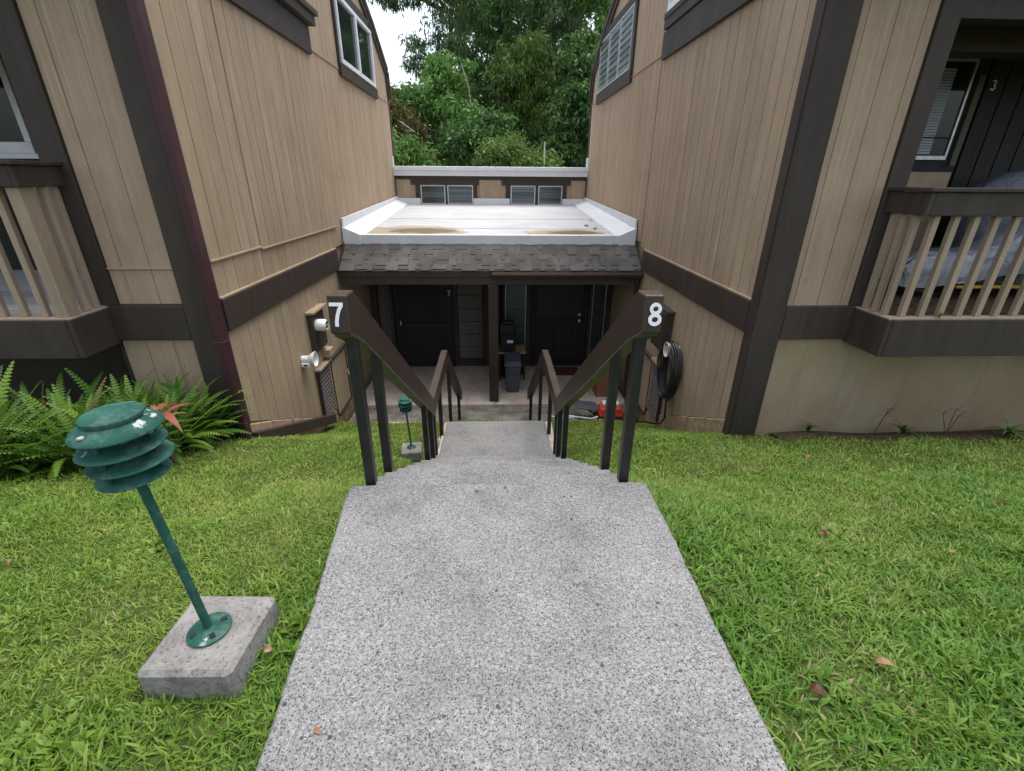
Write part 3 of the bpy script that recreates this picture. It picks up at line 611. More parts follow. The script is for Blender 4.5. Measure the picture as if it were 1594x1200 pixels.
# back wall of the roof well
CB('back_wall', 'tan_siding_plain', -2.69, 2.42, 13.6, 13.75, .3, 1.5)
for a, b in ((-2.66, -2.30), (-.45, .12), (2.02, 2.40)): 
    CB('wall_panel', 'tan_siding', a, b, 13.585, 13.6, .80, 1.40)
for a, b in ((-2.66, -2.05), (-.62, .36), (1.80, 2.40)):
    CB('base_flashing', 'white_metal', a, b, 13.54, 13.584, .76, .94)
hb = CB('header_board', 'dark_trim', -2.68, 2.41, 13.565, 13.60, 1.40, 1.50)
for a, b in ((-2.28, -.47), (.14, 2.0)): CB('header_board', 'dark_trim', a, b, 13.56, 13.598, 1.27, 1.399)
for a in ((-2.17, -2.04), (-1.37, -1.32), (-.62, -.52), (.25, .375), (1.06, 1.12), (1.79, 1.90)): CB('window_trim', 'dark_trim', a[0], a[1], 13.57, 13.598, .78, 1.269)
for a, b in ((-2.03, -1.375), (-1.315, -.63), (.385, 1.05), (1.13, 1.78)): jalousie(C, 'window', lambda a_, n, z: (a_, 5.6-n, z), a, b, .79, 1.265, 6)
par = CB('parapet', 'white_metal', -2.72, 2.44, 13.50, 13.56, 1.49, 1.62, bev=.004)
CB('parapet_cap', 'white_metal', -2.72, 2.44, 13.46, 13.80, 1.621, 1.72, par, .008)
for a in (-2.70, 2.42): CB('parapet_upstand', 'white_metal', a-.015, a+.015, 13.5, 13.7, 1.721, 1.95, par, .003)
CB('rear_roof', 'roof_membrane', -2.7, 2.4, 13.8, 19, 1.4, 1.6)
CB('rear_wall', 'tan_siding_plain', -2.7, 2.4, 13.85, 14, -2.7, 1.4); CB('rear_wall', 'tan_siding_plain', -2.7, 2.4, 18.8, 19, -2.7, 1.4)
# shingled mansard
s0 = Vector((0, 8.0, .005)); s1 = Vector((0, 8.56, .365)); sl = (s1-s0).length; sdir = (s1-s0)/sl; sn = Vector((0, -sdir.z, sdir.y))
mp_ = lambda x, s, n: tuple(Vector((x, 0, 0))+s0+sdir*s+sn*n-Vector((0, 8, 0)))
def mslab(nm, mat, pa, x0, x1, sa, sb, na, nb):
    return G().hexa([mp_(x0,sa,na), mp_(x1,sa,na), mp_(x1,sb,na), mp_(x0,sb,na), mp_(x0,sa,nb), mp_(x1,sa,nb), mp_(x1,sb,nb), mp_(x0,sb,nb)]).build(nm, mat, pa)
man = mslab('mansard', 'shingle', C, -2.66, 2.49, 0, sl, -.03, 0)
NC = 5; ch = sl/NC
for r_ in range(NC):
    x = -2.655; k = r_ % 2
    while x < 2.48:
        wd = random.choice((.09, .13, .17, .21, .26)); x2 = min(x+wd, 2.485); low = (k % 2 == 0)
        sa = r_*ch-(.012 if low else -.030)+random.uniform(-.004, .004)
        sa = max(sa, -.02)
        base = .006+.012*(r_ == 0)*0
        mslab('shingle', 'shingle', man, x+.0015, x2-.0015, sa, (r_+1)*ch+.05 if r_ < NC-1 else sl-.004, base+(.002 if low else .0), base+(.016 if low else .007)+random.uniform(0, .002)+.002*(r_ % 2))
        x = x2; k += 1
for a in (-2.672, 2.492): mslab('edge_flashing', 'dark_trim', man, a-.006, a+.006, -.03, sl, -.04, .045)
# porch beam, post, gutter, ceiling
CB('porch_beam', 'porch_wall', -2.68, 2.48, 8.03, 8.13, -.235, .0, bev=.006)
CB('fascia', 'dark_trim', -2.68, 2.48, 8.005, 8.029, -.10, -.004)
CB('porch_post', 'brown_rail', -.155, .02, 7.985, 8.16, -2.46, -.236, bev=.008)
CB('porch_ceiling', 'porch_wall', -2.68, 2.48, 8.131, 9.9, -.19, -.12)
gut = G(); prof = [(0, 0), (-.10, 0), (-.115, -.03), (-.08, -.085), (0, -.085), (0, -.075), (-.07, -.075), (-.10, -.028), (-.09, -.01), (0, -.01)]
gut.prism(prof, lambda p, q, a: (a, p+.0, q-.012), -.085, 2.49); gut.build('gutter', 'brown_rail', C)
G().tube([(2.40, -.06, -.09), (2.42, -.03, -.2), (2.45, .10, -.32), (2.45, .11, -2.4)], .032, 10).build('drainpipe', 'brown_rail', C, smooth=True)
# porch back wall y = 9.9
CB('porch_back_wall', 'porch_wall', -2.7, 2.5, 9.96, 10.1, -2.5, -.12)
for x0, x1 in ((-2.68, -2.56), (-2.30, -2.24), (-.93, -.86), (-.30, -.15), (.10, .16), (.64, .72), (1.99, 2.06), (2.38, 2.47)):
    CB('wall_post', 'dark_trim', x0, x1, 9.84, 9.959, -2.46, -.12)
CB('party_wall', 'porch_wall', -.16, -.08, 8.9, 9.83, -2.46, -.12)
d7 = CB('door', 'black_wall', -2.235, -.935, 9.90, 9.955, -2.42, -.4)
for x0, x1 in ((-2.19, -2.13), (-1.08, -1.02)): CB('stile', 'black_plastic', x0, x1, 9.87, 9.899, -2.42, -.4, d7)
CB('rail', 'black_plastic', -2.129, -1.081, 9.87, 9.899, -1.55, -1.47, d7); CB('rail', 'black_plastic', -2.129, -1.081, 9.87, 9.899, -2.42, -2.26, d7)
CB('handle', 'aluminium', -2.115, -2.085, 9.83, 9.869, -1.50, -1.40, d7); CB('threshold', 'dark_trim', -2.235, -.935, 9.80, 9.96, -2.459, -2.421, d7)
glyph('number_seven', '7', 'label_white', d7, lambda p, q, a: (-1.06+p*.11, 1.868-a, -.86+q*.12))
s7 = CB('sidelight', 'porch_panel', -.855, -.31, 9.90, 9.955, -2.30, -.5)
for k in range(6): CB('louver', 'porch_panel', -.84, -.32, 9.872-.004*(k % 2), 9.899, -2.28+.29*k, -2.01+.29*k, s7)
CB('sill', 'dark_trim', -.855, -.31, 9.85, 9.956, -2.459, -2.301, s7)
CB('wall_panel', 'porch_panel', -2.555, -2.305, 9.93, 9.958, -2.46, -.12)
for k in range(2): CB('screen_bar', 'porch_panel', -2.52+.12*k, -2.49+.12*k, 9.89, 9.929, -2.4, -.2)
d8 = CB('door', 'black_wall', .725, 1.985, 9.91, 9.957, -2.42, -.4)
CB('door_leaf', 'black_plastic', .85, 1.88, 9.885, 9.909, -2.40, -.42, d8)
for k in range(5): CB('door_board', 'black_wall', .93+.18*k, 1.10+.18*k, 9.872, 9.884, -2.30, -1.50, d8)
CB('rail', 'black_wall', .86, 1.87, 9.868, 9.884, -1.47, -1.36, d8); CB('threshold', 'dark_trim', .725, 1.985, 9.80, 9.96, -2.459, -2.421, d8)
G().lathe([(.0, 0), (.03, .004), (.03, .02), (.018, .03), (.035, .05), (.035, .075), (.0, .085)], 14, (1.80, 1.884, -1.40), Vector((0, -1, 0)).to_track_quat('Z', 'Y')).build('knob', 'aluminium', d8, smooth=True)
G().lathe([(.0, 0), (.03, .004), (.03, .03), (.0, .035)], 14, (1.80, 1.884, -1.27), Vector((0, -1, 0)).to_track_quat('Z', 'Y')).build('deadbolt', 'aluminium', d8, smooth=True)
for a, b in ((.17, .63), (2.07, 2.37)): jalousie(C, 'window', lambda a_, n, z: (a_, 1.955-n, z), a, b, -2.42, -.3, 20, 'aluminium', 'louver_dark', .02)

# ------------------------------------------------------------ handrails with the numbers 7 and 8
def handrail(side, label):
    A = -1 if side == 'l' else 1
    xs_ = [(-.67, 1.9), (-.735, 4.6), (-.745, 6.15), (-.675, 7.6)] if A < 0 else [(.672, 1.9), (.68, 4.6), (.672, 6.15), (.57, 7.6)]
    X_ = lambda y: float(np.interp(y, [q[1] for q in xs_], [q[0] for q in xs_]))
    Hh = thing('handrail', (X_(2.0), 2.0, 0), label, 'handrail', 'handrails down the stairs')
    ox = X_(2.0); P_ = lambda y, z, a: (X_(y)+a-ox, y-2.0, z)
    hw = .043
    s = -.693; top = lambda y: .998+s*(y-2.05)
    y2 = 4.575
    def sec(nm, poly): return G().prism(poly, P_, -hw, hw).build(nm, 'brown_rail', Hh, bevel=.006)
    sec('rail', [(1.93, .835), (2.115, .742), (y2, top(y2)-.205), (y2+.01, top(y2)), (2.05, .998), (1.945, 1.0)])
    sec('rail', [(y2+.012, top(y2)-.19), (6.12, top(y2)-.19), (6.12, top(y2)), (y2+.012, top(y2))])
    zl = top(y2); e = (7.55, zl-.88*1.43)
    sec('rail', [(6.122, zl-.20), (e[0], e[1]-.19), e, (6.16, zl-.002), (6.122, zl)])
    G().prism([(1.96, .8195), (2.112, .7425), (2.112, .7365), (1.96, .8135)], P_, -hw*.9, hw*.9).build('moss', 'moss_underside', Hh)
    under = lambda y: (top(y)-.20 if y < y2 else zl-.18 if y < 6.13 else zl-.88*(y-6.12)-.18)
    posts = [(2.04, -.02), (2.42, -.20), (4.02, -1.30), (4.42, -1.50), (5.05, -2.05), (5.75, -2.1), (6.42, -2.1), (7.38, -2.54)]
    for y, zf in posts:
        xo = 0 if y < 4.5 or y > 6.2 else A*.05
        x = X_(y)-ox+(-A*.01 if y < 4.5 else xo); w_ = .0255
        box('post', 'black_metal', Hh, x-w_, x+w_, y-2-w_, y-2+w_, zf, under(y)+.03, .004)
        if 4.6 < y < 6.2:
            G().lathe([(.10, 0), (.095, .05), (.06, .085), (.0, .09)], 14, (x, y-2, float(lawn_z(X_(y)+xo, y))-.02+.08)).build('footing', 'cheek_concrete', Hh, smooth=True)
    ch = '7' if A < 0 else '8'
    xl = -.036 if A < 0 else -.020
    glyph('number', ch, 'white_paint', Hh, lambda p, q, a: (X_(1.93)-ox+xl+p*.095, -.0705-a+(q*.100)*.09, .868+q*.100))
    if A > 0:
        for q in (.03, .93): pass
    return Hh
handrail('l', 'brown handrail with white number 7 on its end, left of the stairs')
handrail('r', 'brown handrail with white number 8 on its end, right of the stairs')

# ------------------------------------------------------------ path lights
def path_light():
    Lh = thing('path_light', (0, 0, 0), '', 'path light', 'green tiered path lights in the lawn')
    a = .158
    g = G().hexa([(-a*1.03, -a, -.15), (a, -a*1.02, -.15), (a, a, -.15), (-a, a*1.02, -.15), (-a*.96, -a*.97, -.004), (a*.96, -a*.95, .0), (a*.97, a*.96, .0), (-a*.95, a*.96, .002)])
    g.build('concrete_base', 'block_concrete', Lh, bevel=.014)
    bp = G().lathe([(.066, .002), (.068, .008), (.06, .013), (.04, .017), (.026, .022), (.0, .022)], 32, (.0, .0, 0)).build('base_plate', 'lamp_green', Lh, smooth=True)
    for k in range(4):
        an = R(45+90*k); c_, s_ = math.cos(an), math.sin(an)
        q = [(c_*.036-s_*.008, s_*.036+c_*.008), (c_*.036+s_*.008, s_*.036-c_*.008), (c_*.056+s_*.008, s_*.056-c_*.008), (c_*.056-s_*.008, s_*.056+c_*.008)]
        G().prism(q, lambda p, q_, z: (p, q_, z), .0135, .019).build('slot', 'black_metal', bp)
    top = .635
    G().tube([(0, 0, .015), (-.012, 0, .3), (-.03, .0, top)], .013, 16).build('pole', 'lamp_green', Lh, smooth=True)
    hx = -.03
    G().lathe([(.022, 0), (.024, .03), (.03, .035), (.03, .05), (.0, .05)], 24, (hx, 0, top-.03)).build('collar', 'lamp_green', Lh, smooth=True)
    G().lathe([(.04, 0), (.04, .165), (.0, .165)], 24, (hx, 0, top+.025)).build('lens', 'lamp_lens', Lh, smooth=True)
    def disc(z, r, drop, th=.004): return [(.040, z+.006), (r*.6, z-.0), (r, z-drop), (r+.002, z-drop-.003), (r, z-drop-.006), (r*.6, z-.008), (.040, z-.004)]
    for k, (z, r) in enumerate(((.022, .088), (.068, .101), (.115, .103))):
        G().lathe(disc(top+z, r, .011), 40, (hx, 0, 0)).build('tier', 'lamp_green', Lh, smooth=True).rotation_euler = (R((1.2, -1.5, .8)[k])*.2, R((-1.0, .8, -1.0)[k])*.2, 0)
        for q in range(3):
            an = R(20+120*q); x, y = .07*math.cos(an), .07*math.sin(an)
            G().lathe([(.006, 0), (.008, .02), (.005, .045)], 8, (hx+x, y, top+z-.004)).build('spacer', 'lamp_green', Lh, smooth=True)
    cp = G().lathe([(.04, .165), (.104, .148), (.107, .152), (.106, .156), (.092, .170), (.070, .183), (.069, .185), (.073, .187), (.073, .196), (.068, .201), (.04, .207), (.0, .209)], 44, (hx, 0, top)).build('cap', 'lamp_green', Lh, smooth=True)
    for an in (-100, 20, 140): G().lathe([(.0085, 0), (.008, .004), (.0, .006)], 12, (hx+.089*math.cos(R(an)), .089*math.sin(R(an)), top+.1705)).build('rivet', 'lamp_lens', cp, smooth=True)
    return Lh
pl = path_light(); pl.location = (-.985, 1.135, .035); pl.rotation_euler = (0, R(-1.5), R(-3)); pl['label'] = 'large green tiered path light on a concrete block in the near lawn'
p2 = copy_tree(pl); p2.location = (-1.06, 4.92, -1.57); p2.scale = (.80, .80, .80); p2.rotation_euler = (0, 0, R(8)); p2['label'] = 'small distant green path light beside the lower steps'

# ------------------------------------------------------------ hose, hanger, porch things
def hanger(name, loc, sx, mat, label, group, big=1.):
    h = thing(name, loc, label, 'hose hanger', group)
    q = Vector((-sx, 0, 0)).to_track_quat('Z', 'Y')
    g = G().lathe([(.055, .0), (.060, .14), (.066, .145), (.115, .235), (.120, .235), (.120, .222), (.070, .13), (.048, .10), (.0, .10)], 28, (0, 0, 0), q)
    g.v = [(x, y*1.0, z*(1.0 if z < 0 else 1.25)) for x, y, z in g.v]
    g.build('hanger_body', mat, h, smooth=True)
    h.scale = (.8, .8, .8)
    box('hanger_tray', mat, h, -sx*.0, -sx*.15, -.085, .085, -.115, -.04, .012)
    for k in (-1, 1): box('tray_slot', 'black_plastic', h, -sx*.05, -sx*.11, k*.0862, k*.080, -.09, -.06)
    return h
hanger('hose_hanger', (-2.695, 6.08, -.86), -1, 'white_plastic', 'empty white plastic hose hanger on the left wall', None)
hanger('hose_hanger', (2.525, 6.02, -.72), 1, 'beige_plastic', 'beige plastic hose hanger inside the black hose coil', None)
hz = thing('garden_hose', (2.42, 6.02, -.93), 'coiled black garden hose hanging on the right wall', 'hose')
for k in range(9):
    lay, row = k % 5, k//5; ry = .235+.012*row+.02*random.random(); rz_ = .335+.03*row+.05*random.random(); xo = .07-.034*lay-.012*row
    pts = [(xo+.012*math.sin(3*a+k), ry*math.cos(a), -.08+rz_*math.sin(a)*(1 if math.sin(a) > 0 else 1.12)) for a in np.linspace(0, 2*math.pi, 33)[:-1]]
    G().tube(pts, .0145, 8, close=True).build('hose_loop', 'rubber_hose', hz, smooth=True)
G().tube([(.0, -.1, -.42), (-.02, -.14, -.55), (-.0, -.13, -.78), (.0, .0, -.95), (-.05, .2, -1.05), (-.12, .35, -1.1), (-.2, .6, -1.25)], .0145, 8).build('hose_tail', 'rubber_hose', hz, smooth=True)

TCS = 1.15
tb = thing('table', (.37, 9.25, -2.46), 'small black table with wooden top by the porch post', 'table')
box('top', 'wood_top', tb, -.36, .22, -.26, .26, .60, .63, .004)
for x in (-.34, .17): 
    for y in (-.23, .20): box('leg', 'black_metal', tb, x, x+.035, y, y+.035, 0, .599)
box('back_panel', 'black_plastic', tb, -.34, .205, .236, .25, .1, .59); box('shelf', 'black_plastic', tb, -.30, .168, -.22, .235, .12, .14)
bn = thing('storage_bin', (.27, 9.20, -1.825), 'lower black storage bin with white label on the table', 'bin')
box('body', 'black_plastic', bn, -.2, .10, -.2, .2, 0, .34, .012); box('lid', 'black_plastic', bn, -.215, .115, -.215, .215, .341, .375, .008); box('label_card', 'label_white', bn, -.07, .05, -.2035, -.2005, .2, .26)
b2 = thing('storage_bin', (.23, 9.20, -1.448), 'upper black bin holding green things, on top of the labelled bin', 'bin')
box('body', 'black_plastic', b2, -.18, .12, -.18, .18, 0, .20, .012)
for k in range(5):
    G().tube([(-.14+.05*k, -.10, .17), (-.12+.05*k, -.13, .235+.012*(k % 2)), (-.09+.05*k, -.05, .21)], .018, 6).build('green_tool', 'weed', b2, smooth=True)
tc_ = thing('trash_can', (.30, 8.55, -2.46), 'slim grey plastic trash can beside the porch post', 'trash can')
G().hexa([(-.10,-.14,0),(.10,-.14,0),(.10,.14,0),(-.10,.14,0),(-.135,-.185,.50),(.135,-.185,.50),(.135,.185,.50),(-.135,.185,.50)]).build('body', 'grey_plastic', tc_, bevel=.018)
box('rim', 'grey_plastic', tc_, -.15, .15, -.20, .20, .501, .535, .012)
G().hexa([(-.142,-.192,.536),(.142,-.192,.536),(.142,.192,.536),(-.142,.192,.536),(-.142,-.15,.57),(.142,-.15,.57),(.142,.17,.64),(-.142,.17,.64)]).build('lid', 'grey_plastic', tc_, bevel=.014)
tc_.scale = (TCS,)*3
dm = G(); dm.box(-.42, .42, -.24, .24, 0, .012); tag(dm.build('door_mat', 'mat_red', None, bevel=.004), 'dark red door mat in front of door at right', 'door mat').location = (1.38, 9.50, -2.461)
wb = thing('wooden_box', (2.08, 8.35, -2.462), 'brown wooden box standing by the right porch wall', 'box')
for a in ((-.16, .16, -.18, -.16), (-.16, .16, .16, .18)): box('panel', 'wood_brown', wb, a[0], a[1], a[2], a[3], 0, .55, .003)
for x in (-.16, .14): box('panel', 'wood_brown', wb, x, x+.02, -.159, .159, 0, .55, .003)
box('top', 'wood_brown', wb, -.18, .18, -.2, .2, .551, .575, .003)
eq = thing('yard_equipment', (2.03, 7.42, -2.53), 'red plastic yard equipment with black side flaps on the lower walkway', 'equipment')
G().hexa([(-.22,-.13,.07),(.24,-.13,.07),(.24,.13,.07),(-.22,.13,.07),(-.20,-.10,.25),(.19,-.10,.25),(.17,.10,.30),(-.18,.10,.30)]).build('body', 'red_plastic', eq, bevel=.03)
box('band', 'label_white', eq, -.15, .14, -.06, .085, .27, .32, .006)
box('base', 'black_plastic', eq, -.26, .28, -.12, .14, .0, .069, .01)
G().hexa([(-.62,-.10,.24),(-.25,-.13,.20),(-.25,.12,.25),(-.66,.14,.29),(-.62,-.10,.265),(-.25,-.13,.225),(-.25,.12,.275),(-.66,.14,.315)]).build('flap', 'grey_plastic', eq, bevel=.006)
G().hexa([(.26,-.13,.22),(.56,-.10,.24),(.60,.14,.30),(.26,.12,.27),(.26,-.13,.245),(.56,-.10,.265),(.60,.14,.325),(.26,.12,.295)]).build('flap', 'grey_plastic', eq, bevel=.006)
for x0, x1 in ((-.5, -.24), (.5, .26)): G().tube([(x0, 0, .25), (x1*1.0, -.02, .06)], .016, 6).build('strut', 'black_plastic', eq)
G().tube([(.5, -.03, .0), (.26, -.08, .14)], .02, 6).build('strut', 'black_plastic', eq)
tag(G().tube([(.95, 7.45, -2.49), (1.15, 7.38, -2.50), (1.38, 7.12, -2.34), (1.6, 6.98, -2.30), (1.72, 7.05, -2.30), (1.74, 7.2, -2.45)], .011, 8).build('white_hose', 'white_plastic', None, smooth=True), 'thin white hose lying on the lower walkway kerb', 'hose')
tag(G().tube([(1.2, 7.5, -2.515), (1.5, 7.42, -2.512), (1.86, 7.30, -2.505)], .022, 8).build('grey_pipe', 'aluminium', None, smooth=True), 'short grey pipe lying on the lower walkway', 'pipe')

# ------------------------------------------------------------ covered things on the right balcony
def drape(name, mat, parent, st, nseg=18):
    g = G(); n = len(st)
    for i, (x, yc, hwid, zt, zb) in enumerate(st):
        for j in range(nseg+1):
            a = math.pi*j/nseg; c_, s_ = math.cos(a), math.sin(a)
            f = abs(s_)**.55; wv = 1+.10*math.sin(i*2.1+j*1.7)*(1-f)+.05*math.sin(j*3.3+i)
            g.v.append((x+.02*math.sin(j*2.0+i), yc-hwid*(abs(c_)**.7)*(1 if c_ > 0 else -1)*wv, zb+(zt-zb)*f+.012*math.sin(i*3+j*2)))
    for i in range(n-1):
        for j in range(nseg): a = i*(nseg+1)+j; g.f.append((a, a+1, a+nseg+2, a+nseg+1))
    g.f.append(tuple(range(nseg+1))[::-1]); g.f.append(tuple((n-1)*(nseg+1)+j for j in range(nseg+1)))
    o = g.build(name, mat, parent, smooth=True)
    md = o.modifiers.new('subdivision', 'SUBSURF'); md.levels = md.render_levels = 1; return o
cm_ = thing('covered_motorbike', (4.3, 4.95, .30), 'motorbike under a silver cover on the right balcony', 'motorbike')
drape('cover', 'silver_tarp', cm_, [(-.02,0,.06,.26,.14),(.05,0,.12,.42,.10),(.25,0,.17,.50,.12),(.5,0,.20,.48,.16),(.75,0,.22,.52,.2),(1.0,0,.24,.64,.26),(1.3,0,.27,.80,.3),(1.55,0,.26,.86,.3),(1.75,0,.2,.74,.28),(1.85,0,.1,.5,.3)])
for x in (.35, 1.5):
    G().tube([(x+.21*math.cos(a), 0, .265+.21*math.sin(a)) for a in np.linspace(0, 2*math.pi, 25)[:-1]], .05, 8, close=True).build('wheel', 'black_plastic', cm_, smooth=True)
box('frame_bar', 'yellow_paint', cm_, .55, 1.25, -.2, -.17, .12, .15)
cg = thing('covered_grill', (5.72, 5.45, .30), 'grill under a dark grey cover behind the silver covered motorbike', 'grill')
drape('cover', 'grey_tarp', cg, [(-.42,0,.12,1.02,.1),(-.34,0,.24,1.12,.08),(-.15,0,.28,1.25,.08),(.1,0,.28,1.28,.08),(.35,0,.28,1.24,.08),(.6,0,.26,1.20,.08),(.7,0,.12,1.05,.1)])

# ------------------------------------------------------------ ferns and small plants
def frond_mesh(L, droop, w, n=25):
    g = G(); pts = []
    for i in range(n+1):
        t_ = i/n; x = L*(t_-.10*droop*t_*t_); z = L*(.75*t_-droop*.62*t_*t_); pts.append(Vector((x*.82, 0, z)))
    for i in range(1, n+1):
        t_ = i/n; p = pts[i]; d = (pts[i]-pts[i-1]).normalized(); up = Vector((0, 1, 0)).cross(d); lw = w*(math.sin(math.pi*min(1, t_*.93+.07))**.6)*(1.0 if t_ > .12 else .5); bw_ = L/n*.31
        for s_ in (-1, 1):
            tip = p+Vector((0, s_*lw, 0))+d*lw*.25-up*-lw*.0-Vector((0, 0, lw*.22)); b = len(g.v)
            mid = p+Vector((0, s_*lw*.5, 0))+d*lw*.10+Vector((0, 0, lw*.05))
            g.v += [tuple(p-d*bw_), tuple(mid-d*bw_), tuple(tip), tuple(mid+d*bw_), tuple(p+d*bw_*.6)]
            g.f.append((b, b+1, b+3, b+4)); g.f.append((b+1, b+2, b+3))
    g.tube([tuple(q) for q in pts[::5]], [.004, .004, .003, .002, .0015, .001, .001][:len(pts[::5])], 3)
    return g.mesh('frond', 'fern', fix=False)
FR = [frond_mesh(.80, .80, .038), frond_mesh(.86, .95, .040), frond_mesh(.74, .45, .036), frond_mesh(.90, .65, .040), frond_mesh(.62, 1.1, .035), frond_mesh(.70, .95, .037)]
fern_spots = [(-3.04,4.0), (-3.22,3.72), (-3.18,4.12), (-3.55,3.48), (-3.62,3.95), (-3.95,3.30), (-4.05,3.80), (-4.40,3.15), (-4.48,3.65), (-4.85,3.3), (-3.38,3.28), (-3.12,3.5), (-3.75,3.02), (-4.2,2.85), (-4.9,2.9), (-5.3,3.4), (-3.0,4.22), (-3.42,3.9), (-3.8,3.65), (-4.2,3.45), (-3.02,3.72), (-4.65,3.0)]
fl = ['at the foot of the maroon downspout','second from the downspout along the house wall','tucked against the left corner post','in front of the left balcony corner','under the left balcony corner','along the front of the fern bed below the balcony','under the left balcony beam','at the left front of the fern bed','under the left balcony near the frame edge','far left under the balcony','at the lawn edge behind the path light','at the lawn edge nearest the downspout','at the lawn edge behind the large path light head','at the lawn edge left of the path light','leftmost at the lawn edge','leftmost under the balcony', 'behind the downspout fern, against the tan boards', 'in the middle of the bed below the corner post', 'in the middle of the bed below the balcony corner', 'in the middle of the bed below the balcony beam', 'spilling in front of the downspout foot', 'between the two leftmost lawn-edge ferns']
for (x, y), wh in zip(fern_spots, fl):
    z = float(lawn_z(x, y)); f_ = thing('fern', (x, y, z), 'green sword fern '+wh, 'fern', 'sword ferns along the left house')
    n = random.randint(46, 58)
    for k in range(n):
        o = link('frond', random.choice(FR), f_); o.rotation_euler = (random.uniform(-.2, .2), random.uniform(-.9, .12), k*2.399+random.uniform(-.3, .3))
        s_ = random.uniform(.75, 1.18); o.scale = (s_, s_, s_); o.location = (random.uniform(-.05, .05), random.uniform(-.05, .05), 0)
def blade_leaf(L, w, bend, n=6):
    g = G()
    for i in range(n+1):
        t_ = i/n; ww = w*math.sin(math.pi*(.06+.94*t_)**.8)*.5+.001; x = L*t_; z = bend*L*(t_-t_*t_*1.3)
        g.v += [(x, -ww, z+ww*.35), (x, 0, z), (x, ww, z+ww*.35)]
    for i in range(n):
        for k in range(2): a = i*3+k; g.f.append((a, a+1, a+4, a+3))
    return g
rp = thing('red_leaf_plant', (-2.68, 3.35, float(lawn_z(-2.68, 3.35))+.02), 'small plant with pink and red leaves among the ferns', 'plant')
lm = blade_leaf(.30, .06, .5).mesh('leaf', 'red_leaf', fix=False)
G().tube([(0,0,0), (.01,0,.26), (.0,.01,.50)], .008, 6).build('stem', 'bark', rp)
for k in range(7):
    o = link('leaf', lm, rp); o.location = (0, 0, .36+.02*k); o.rotation_euler = (0, R(-35+8*k), k*2.4); s_ = .8+.05*k; o.scale = (s_, s_, s_)
# weeds and twigs in the soil bed, weeds at post foot
wm = blade_leaf(.14, .022, .9).mesh('leaf', 'weed', fix=False)
def weed(x, y, z, label, n=9, sc=1.):
    w_ = thing('weed', (x, y, z), label, 'weed', 'weeds by the walls')
    for k in range(n):
        o = link('leaf', wm, w_); o.rotation_euler = (0, R(random.uniform(-75, -25)), k*2.4); s_ = sc*random.uniform(.6, 1.2); o.scale = (s_,)*3
weed(-.06, 7.93, -2.53, 'small green weed at the foot of the porch post', 12, .9)
weed(.10, 7.90, -2.53, 'small weed right beside the porch post weed', 9, .6)
weed(3.35, 4.28, float(lawn_z(3.35, 4.28)), 'leafy weed against the rendered wall near the right corner post', 12, 1.1)
weed(4.35, 4.22, float(lawn_z(4.35, 4.22)), 'low leafy weed in the soil under the right balcony', 14, 1.2)
weed(5.3, 4.05, float(lawn_z(5.3, 4.05)), 'dark leafy weed at the right edge under the balcony', 16, 1.3)
weed(3.98, 3.95, .323, 'dry grass tuft growing on the right balcony sill', 7, .55)
def twig(x, y, label):
    w_ = thing('twig_plant', (x, y, float(lawn_z(x, y))), label, 'twig', 'bare twigs under the right balcony')
    for k in range(3):
        a = random.uniform(-.7, .7); pts = [(0, 0, 0), (.06*a, 0, .12), (.16*a, .02, .24+.04*k), (.2*a+.03, .02, .33)]
        s_ = G().tube(pts, [.005, .004, .003, .0015], 5).build('stem', 'bark', w_)
        for q in range(3): G().tube([pts[2], (pts[2][0]+.07*(-1)**q, .02, pts[2][2]+.03*q)], .002, 4).build('twig', 'bark', s_)
twig(3.98, 4.18, 'bare brown twig plant against the rendered wall under the balcony'); twig(4.75, 4.15, 'bare twig plant nearer the right edge under the balcony')

# fallen leaves
def dead_leaf(nm):
    g = blade_leaf(.11, .05, .7); return g.mesh(nm, 'fallen_leaf', fix=False)
dl = dead_leaf('fallen_leaf'); dl2 = blade_leaf(.075, .05, 1.0).mesh('fallen_leaf', 'fallen_leaf', fix=False)
spots = [(1.69, 1.86, 'pinkish fallen leaf in the middle of the right lawn', 1), (2.22, 1.68, 'reddish fallen leaf at the right edge of the near lawn', .8), (.99, .93, 'dark curled fallen leaf beside the path in the near right lawn', 1), (2.95, 2.15, 'brown fallen leaf by the right frame edge', 1.2),
         (-.775, 1.10, 'brown fallen leaf between the light block and the path', .8), (3.62, 3.86, 'large red fallen leaf by the soil bed', 1.6), (4.7, 3.66, 'brown fallen leaf far right near the soil bed', 1.5), (1.82, 3.05, 'small brown leaf on the lawn near the right corner post', .9), (3.33, 2.76, 'brown leaf on the far right lawn', 1.0),
         (1.28, 1.02, 'pale straw leaf in the near right grass', .8), (-2.3, 1.75, 'brown leaf on the left lawn behind the path light', .8), (-1.55, .75, 'small brown leaf in the near left grass', .7), (2.6, 3.2, 'small leaf on the lawn between path and soil bed', 1.0)]
for i, (x, y, lab, s_) in enumerate(spots):
    o = tag(link('fallen_leaf', dl if i % 2 else dl2), lab, 'leaf', 'fallen leaves on the lawn'); o.location = (x, y, float(lawn_z(x, y))+.04); o.scale = (s_*.62,)*3
    o.rotation_euler = (random.uniform(-.5, .5), random.uniform(-.4, .3), random.uniform(0, 6.28))
for i, (x, y, lab) in enumerate([(-.12, 1.93, 'small tan leaf flake on the path end, left one'), (.04, 1.95, 'small tan leaf flake on the path end, right one'), (-.40, 1.07, 'tiny red leaf fragment on the path'), (-.53, .83, 'dry grass sprig at the left path edge')]):
    o = tag(link('leaf_flake', dl2), lab, 'leaf', 'leaf scraps on the path'); o.location = (x, y, .006); s_ = .30 if i < 2 else .18 if i == 2 else .35; o.scale = (s_, s_*.9, s_*.4); o.rotation_euler.z = i*1.9
